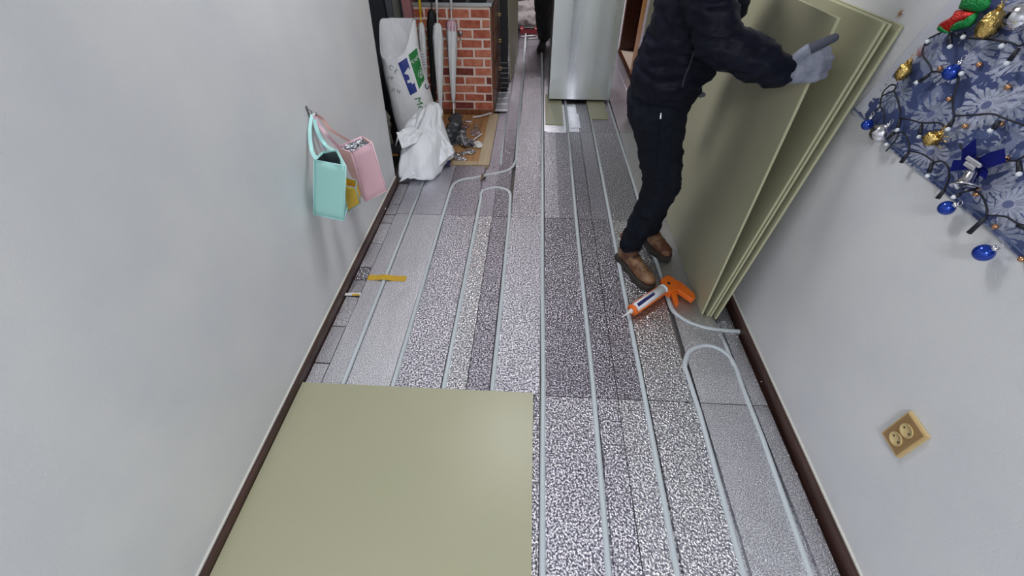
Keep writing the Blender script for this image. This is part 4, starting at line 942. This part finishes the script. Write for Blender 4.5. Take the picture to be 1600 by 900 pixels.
# ------------------------------------------------------------------ people
def unit(v): return V(v).normalized()
def hand_caps(wr, d, nrm, lat, curl=1.0, s=1.0, spread=.0212, thumb=None, pad=0.0):
    """wr wrist, d along fingers, nrm out of the back of the hand, lat towards the thumb"""
    wr, d, nrm, lat = V(wr), unit(d), unit(nrm), unit(lat)
    C = [(wr, (.026+pad)*s, wr+d*.03*s, (.030+pad)*s, nrm, .7)]
    kn = []
    for i, (o, l) in enumerate(((1.5, .078), (.5, .083), (-.5, .080), (-1.45, .070))):
        k = wr+d*(.088-.006*abs(o-.3))*s+lat*o*spread*s; kn.append(k)
        C.append((wr+d*.02*s+lat*o*.012*s, (.016+pad)*s, k, (.0135+pad)*s, nrm, .95))
        p = k; ang = 0; seg = (.48, .30, .22); r0 = .0108+pad
        for j, sg in enumerate(seg):
            ang += (.62, .85, .55)[j]*curl
            dd = d*math.cos(ang)-nrm*math.sin(ang); q = p+dd*l*sg*s; C.append((p, r0*s, q, (r0-.001)*s)); p = q; r0 -= .0010
    if thumb is None: thumb = unit(d*.75+lat*.75)
    b0 = wr+d*.022*s+lat*.022*s; b1 = b0+unit(thumb+lat*.4)*.040*s; b2 = b1+thumb*.036*s; b3 = b2+unit(thumb-nrm*.1)*.026*s
    T = [(b0, (.017+pad)*s, b1, (.0145+pad)*s), (b1, (.0135+pad)*s, b2, (.0115+pad)*s), (b2, (.0115+pad)*s, b3, (.0095+pad)*s)]
    return C, T
def boot(parent, heel, toe, label=None, ankle=None):
    heel, toe = V(heel), V(toe); d = (toe-heel).normalized(); s_ = V((-d.y, d.x, 0)); L_ = (toe-heel).length
    P = lambda x, y, z: heel+d*x*L_+s_*y+V((0, 0, z+.0015))
    out = [(0, .0), (.02, .026), (.10, .035), (.30, .033), (.50, .040), (.70, .049), (.86, .045), (.96, .026), (1.0, .0)]
    pl = [P(x, y, 0) for x, y in out]+[P(x, -y, 0) for x, y in reversed(out[1:-1])]
    pl = smooth_path(pl+[pl[0]], 3)[:-1]; c = P(.5, 0, 0)
    o = MB().loft([[c+(p-c)*f+V((0, 0, z)) for p in pl] for z, f in ((0, .97), (.004, 1), (.020, 1.0), (.027, .985), (.029, .96))]).build('boot', LEATHER, parent, True)
    sole = o.data; o.data.materials.clear(); o.data.materials.append(SOLE); o.name = 'boot_sole'
    up_b = blob('boot_upper', [(P(.16, 0, .055), .036, P(.80, 0, .050), .036, (0, 0, 1), .8), (P(.78, 0, .048), .041, P(.86, 0, .046), .036, (0, 0, 1), .75), (P(.14, 0, .05), .036, P(.20, 0, .145), .046, s_, .85),
                               (P(.30, 0, .065), .038, P(.24, 0, .13), .048, s_, .85), (P(.30, 0, .085), .035, P(.68, 0, .055), .034), (P(.5, 0, .05), .042, P(.72, 0, .046), .042, (0, 0, 1), .7)], LEATHER, parent, .006, 3, (.004, 30))
    for k in range(5):
        x = .40+.065*k; z = .122-.016*k
        MB().tube([P(x, -.024, z-.006), P(x+.01, 0, z+.004), P(x, .024, z-.006)], .0028, 6).build('lace', DARK, up_b, True)
    MB().tube([P(.12, .0, .165)+V((0, 0, 0))]+[P(.20+.17*math.cos(a_), .043*math.sin(a_), .168+.004*math.cos(a_)) for a_ in [math.pi*(1+2*q/14) for q in range(15)]], .007, 6).build('collar', LEATHER, up_b, True)
    MB().tube([P(.66, -.030, .078), P(.70, 0, .089), P(.66, .030, .078)], .0018, 5).build('seam', SOLE, up_b, True)
def person(name, J, label, jacket, trouser, gloves=None, boots=True, hair=HAIR, vox=.012, fat=1.0):
    t = empty(name, (J['hip'][0], J['hip'][1], 0), label, 'person')
    g = {k: V(v) for k, v in J.items() if len(v) == 3 and not isinstance(v[0], tuple)}
    f = unit(g['face']); lat = V((0, 0, 1)).cross(f).normalized()   # his left
    hd = g['head']
    # continuous body: head, neck, trunk, limbs
    B = [(hd+V((0, 0, .035))-f*.012, .088, hd+V((0, 0, .0))+f*.008, .080, lat, .86), (hd+f*.03, .062, hd+f*.045+V((0, 0, -.075)), .040, lat, .9), (hd+f*.055+V((0, 0, -.085)), .024, hd+f*.045+V((0, 0, -.05)), .035),
         (hd+V((0, 0, -.05))-f*.02, .055, g['neck'], .060), (hd+f*.088+V((0, 0, .0)), .008, hd+f*.105+V((0, 0, -.028)), .013),
         (hd+f*.082-lat*.016+V((0, 0, -.062)), .009, hd+f*.082+lat*.016+V((0, 0, -.062)), .009)]
    for s_ in (-1, 1): B += [(hd+lat*s_*.076+V((0, 0, .008)), .016, hd+lat*s_*.076+V((0, 0, -.03)), .012, f, .5)]
    B += [(g['chest']+V((0, 0, .06)), .13, g['chest']+V((0, 0, -.10)), .125, f, .8), (g['chest'], .12, g['hip'], .13, f, .8), (g['sr'], .055, g['sl'], .055)]
    for a_, b_, c_ in (('sr', 'er', 'wr'), ('sl', 'el', 'wl')): B += [(g[a_], .052, g[b_], .040), (g[b_], .038, g[c_], .027)]
    for a_, b_, c_ in (('hr', 'kr', 'ar'), ('hl', 'kl', 'al')): B += [(g[a_], .080, g[b_], .052), (g[b_], .050, g[c_], .034)]
    bd = blob('body', B, SKIN, t, .010, 3)
    for s_ in (-1, 1):
        e = hd+f*.079+lat*s_*.031+V((0, 0, .004)); MB().lathe([(.0005, -.011), (.0085, -.006), (.011, 0), (.0085, .006), (.0005, .011)], e, f, 14).build('eye', P_WHITE, t, True)
        MB().lathe([(.005, 0), (.003, .001), (.0005, .0013)], e+f*.0105, f, 10).build('pupil', DARK, t)
    blob('hair', [(hd+V((0, 0, .058))-f*.022, .088, hd+V((0, 0, .02))-f*.04, .083, lat, .93), (hd+V((0, 0, -.02))-f*.045, .07, hd+V((0, 0, -.045))-f*.035, .055), (hd+V((0, 0, .085))+f*.03, .05, hd+V((0, 0, .09)), .06)], hair, t, .008, 2, (.006, 60))
    # trousers
    T = [(g['hip']+V((0, 0, .10)), .142, g['hip']+V((0, 0, -.02)), .150, f, .82)]
    for a_, b_, c_ in (('hr', 'kr', 'ar'), ('hl', 'kl', 'al')):
        an = g[c_]+V((0, 0, .015)); T += [(g[a_], .102, g[b_], .078*fat), (g[b_], .077*fat, g[b_].lerp(an, .55), .068*fat), (g[b_].lerp(an, .55), .068*fat, an, .058*fat)]
    tr = blob('trousers', T, trouser, t, vox*.8, 3, (.013, 9, (1, 1, 1.8)))
    # jacket
    K = [(g['chest']+V((0, 0, .07)), .155, g['chest']+V((0, 0, -.12)), .150, f, .84), (g['chest']+V((0, 0, -.1)), .150, g['hem'], .158, f, .86), (g['chest']+f*.055+V((0, 0, .05)), .115, g['hem']+f*.045+V((0, 0, .06)), .120), (g['sr'], .078, g['sl'], .078), (g['neck']+V((0, 0, -.02)), .078, g['neck']+V((0, 0, .035)), .07)]
    for a_, b_, c_ in (('sr', 'er', 'wr'), ('sl', 'el', 'wl')):
        w_ = g[c_]; K += [(g[a_], .078, g[b_], .064), (g[b_], .064, g[b_].lerp(w_, .5), .060), (g[b_].lerp(w_, .5), .060, g[b_].lerp(w_, .92), .050)]
    jk = blob('jacket', K, jacket, t, vox*.75, 3, (.017, 9, (1, 1, 2.6)))
    for s_, (hk_, bk_) in (('r', ('wr', 'er')), ('l', ('wl', 'el'))):
        if gloves and s_+'hand' in J:
            d, nr, lt, cu, th = J[s_+'hand']
            C, Th = hand_caps(g[hk_], d, nr, lt, cu, 1.02, thumb=unit(th), pad=.002)
            C.append((g[hk_], .034, g[hk_].lerp(g[bk_], .25), .033))
            blob('glove', C+[Th[0]], GLOVE, t, .0030, 2); gt = blob('glove_thumb', Th[1:], GLOVE_D, t, .0035, 2)
        else:
            dd = unit(g[hk_]-g[bk_]); C, Th = hand_caps(g[hk_], dd, lat*(1 if s_ == 'l' else -1), f, .5); blob('hand', C+Th, SKIN, t, .0040, 2)
    for s_ in 'rl':
        hh, tt = J['boot_'+s_]; boot(t, hh, tt)
    return t, tr, jk
J1 = dict(face=(.84, -.54, 0), head=(.57, 1.60, 1.58), neck=(.52, 1.64, 1.44), chest=(.512, 1.665, 1.24), hip=(.485, 1.735, .90), hem=(.492, 1.705, .99),
          sr=(.440, 1.53, 1.375), er=(.535, 1.44, 1.150), wr=(.732, 1.385, 1.088), sl=(.62, 1.80, 1.375), el=(.66, 1.92, 1.12), wl=(.64, 1.98, .93),
          hr=(.475, 1.665, .86), kr=(.570, 1.680, .53), ar=(.525, 1.775, .12), hl=(.515, 1.81, .86), kl=(.60, 1.83, .50), al=(.66, 1.95, .11),
          rhand=((.90, -.12, .28), (-.25, -.88, .35), (-.25, .30, .92), 1.0, (.75, -.25, .55)),
          lhand=((.30, .3, -.85), (-.9, .3, -.1), (.3, -.8, .1), .6, (.1, -.5, -.8)),
          boot_r=((.487, 1.835, 0), (.625, 1.560, 0)), boot_l=((.635, 2.06, 0), (.755, 1.795, 0)))
p1, tr1, jk1 = person('person', J1, 'person in a dark navy jacket, dark trousers and brown boots gripping a green board', NAVY, TROUSER, gloves=True)
bt = bvh_of(tr1); bj = bvh_of(jk1)
def on(bv, pts, r, m, nm, par):
    P = []
    for p in smooth_path([V((*q, 0)) for q in pts], 5):
        n_ = ray(p.x, p.y).normalized(); loc = bv.ray_cast(CP, n_)[0]
        if loc is not None: P.append(loc-n_*r*.6)
    if len(P) > 1: MB().tube(P, r, 6).build(nm, m, par, True)
ZIP = mat('zip_tape', (.035, .04, .055), .5)
on(bj, [(1085, 78), (1078, 100), (1070, 120), (1066, 136)], .0028, ZIP, 'pocket_zip', jk1)
on(bj, [(1122, 122), (1114, 134), (1104, 148)], .0022, mat('zip_pale', (.16, .17, .15), .5), 'front_zip', jk1)
on(bj, [(992, 158), (1020, 166), (1050, 170), (1078, 170)], .004, NAVY, 'hem_seam', jk1)
on(bt, [(1031, 178), (1030, 205), (1028, 240), (1024, 270)], .0022, TROUSER, 'side_seam', tr1)
on(bt, [(1033, 176), (1032, 186)], .0045, ORN_SILVER, 'zip_pull', tr1)
# second person beyond the appliance
J2 = dict(face=(-.2, -.95, 0), head=(.02, 5.55, 1.60), neck=(.03, 5.62, 1.46), chest=(.04, 5.70, 1.25), hip=(.06, 5.78, .90), hem=(.055, 5.77, .95),
          sr=(-.12, 5.72, 1.38), er=(-.12, 5.66, 1.14), wr=(-.05, 5.45, .98), sl=(.22, 5.72, 1.38), el=(.28, 5.62, 1.12), wl=(.24, 5.42, .98),
          hr=(.0, 5.78, .86), kr=(.045, 5.70, .50), ar=(.075, 5.80, .13), hl=(.14, 5.80, .86), kl=(.18, 5.80, .5), al=(.20, 5.92, .13),
          boot_r=((.08, 5.87, 0), (.03, 5.62, 0)), boot_l=((.23, 5.98, 0), (.24, 5.73, 0)))
BLK = mat('black_fabric', (.006, .006, .007), .8)
p2, tr2, jk2 = person('person', J2, 'person in black clothes and dark shoes bending beyond the steel appliance', BLK, BLK, gloves=None, vox=.018, fat=1.35)
for o in p2.children:
    if o.name.startswith(('boot', 'hand')):
        o.data.materials.clear(); o.data.materials.append(BLK)
# ------------------------------------------------------------------ far clutter
blob('cement_sack', [((-.30, 6.75, .08), .10, (-.08, 6.78, .10), .10), ((-.3, 6.9, .2), .10, (-.1, 6.9, .22), .09)], SACKG, None, .018, 3, (.03, 8))
tag(bpy.data.objects['cement_sack'], 'grey brown sack slumped on the floor at the far end', 'sack')
t = empty('red_tool_case', (-.12, 6.55, 0), 'low dark red tool case on the floor at the far end', 'case')
MB().box((-.24, 6.50, .001), (.0, 6.62, .06)).build('case', RED, t, bevel=.006); MB().box((-.20, 6.495, .061), (-.04, 6.60, .075)).build('lid', DARK, t, bevel=.004)
tag(MB().tube(smooth_path([(-.22, 6.30, .012), (-.05, 6.36, .012), (.0, 6.25, .012), (-.12, 6.20, .012)], 6), .006, 6).build('cable', SHELF, None, True), 'pale cable curled on the floor before the red case', 'cable')
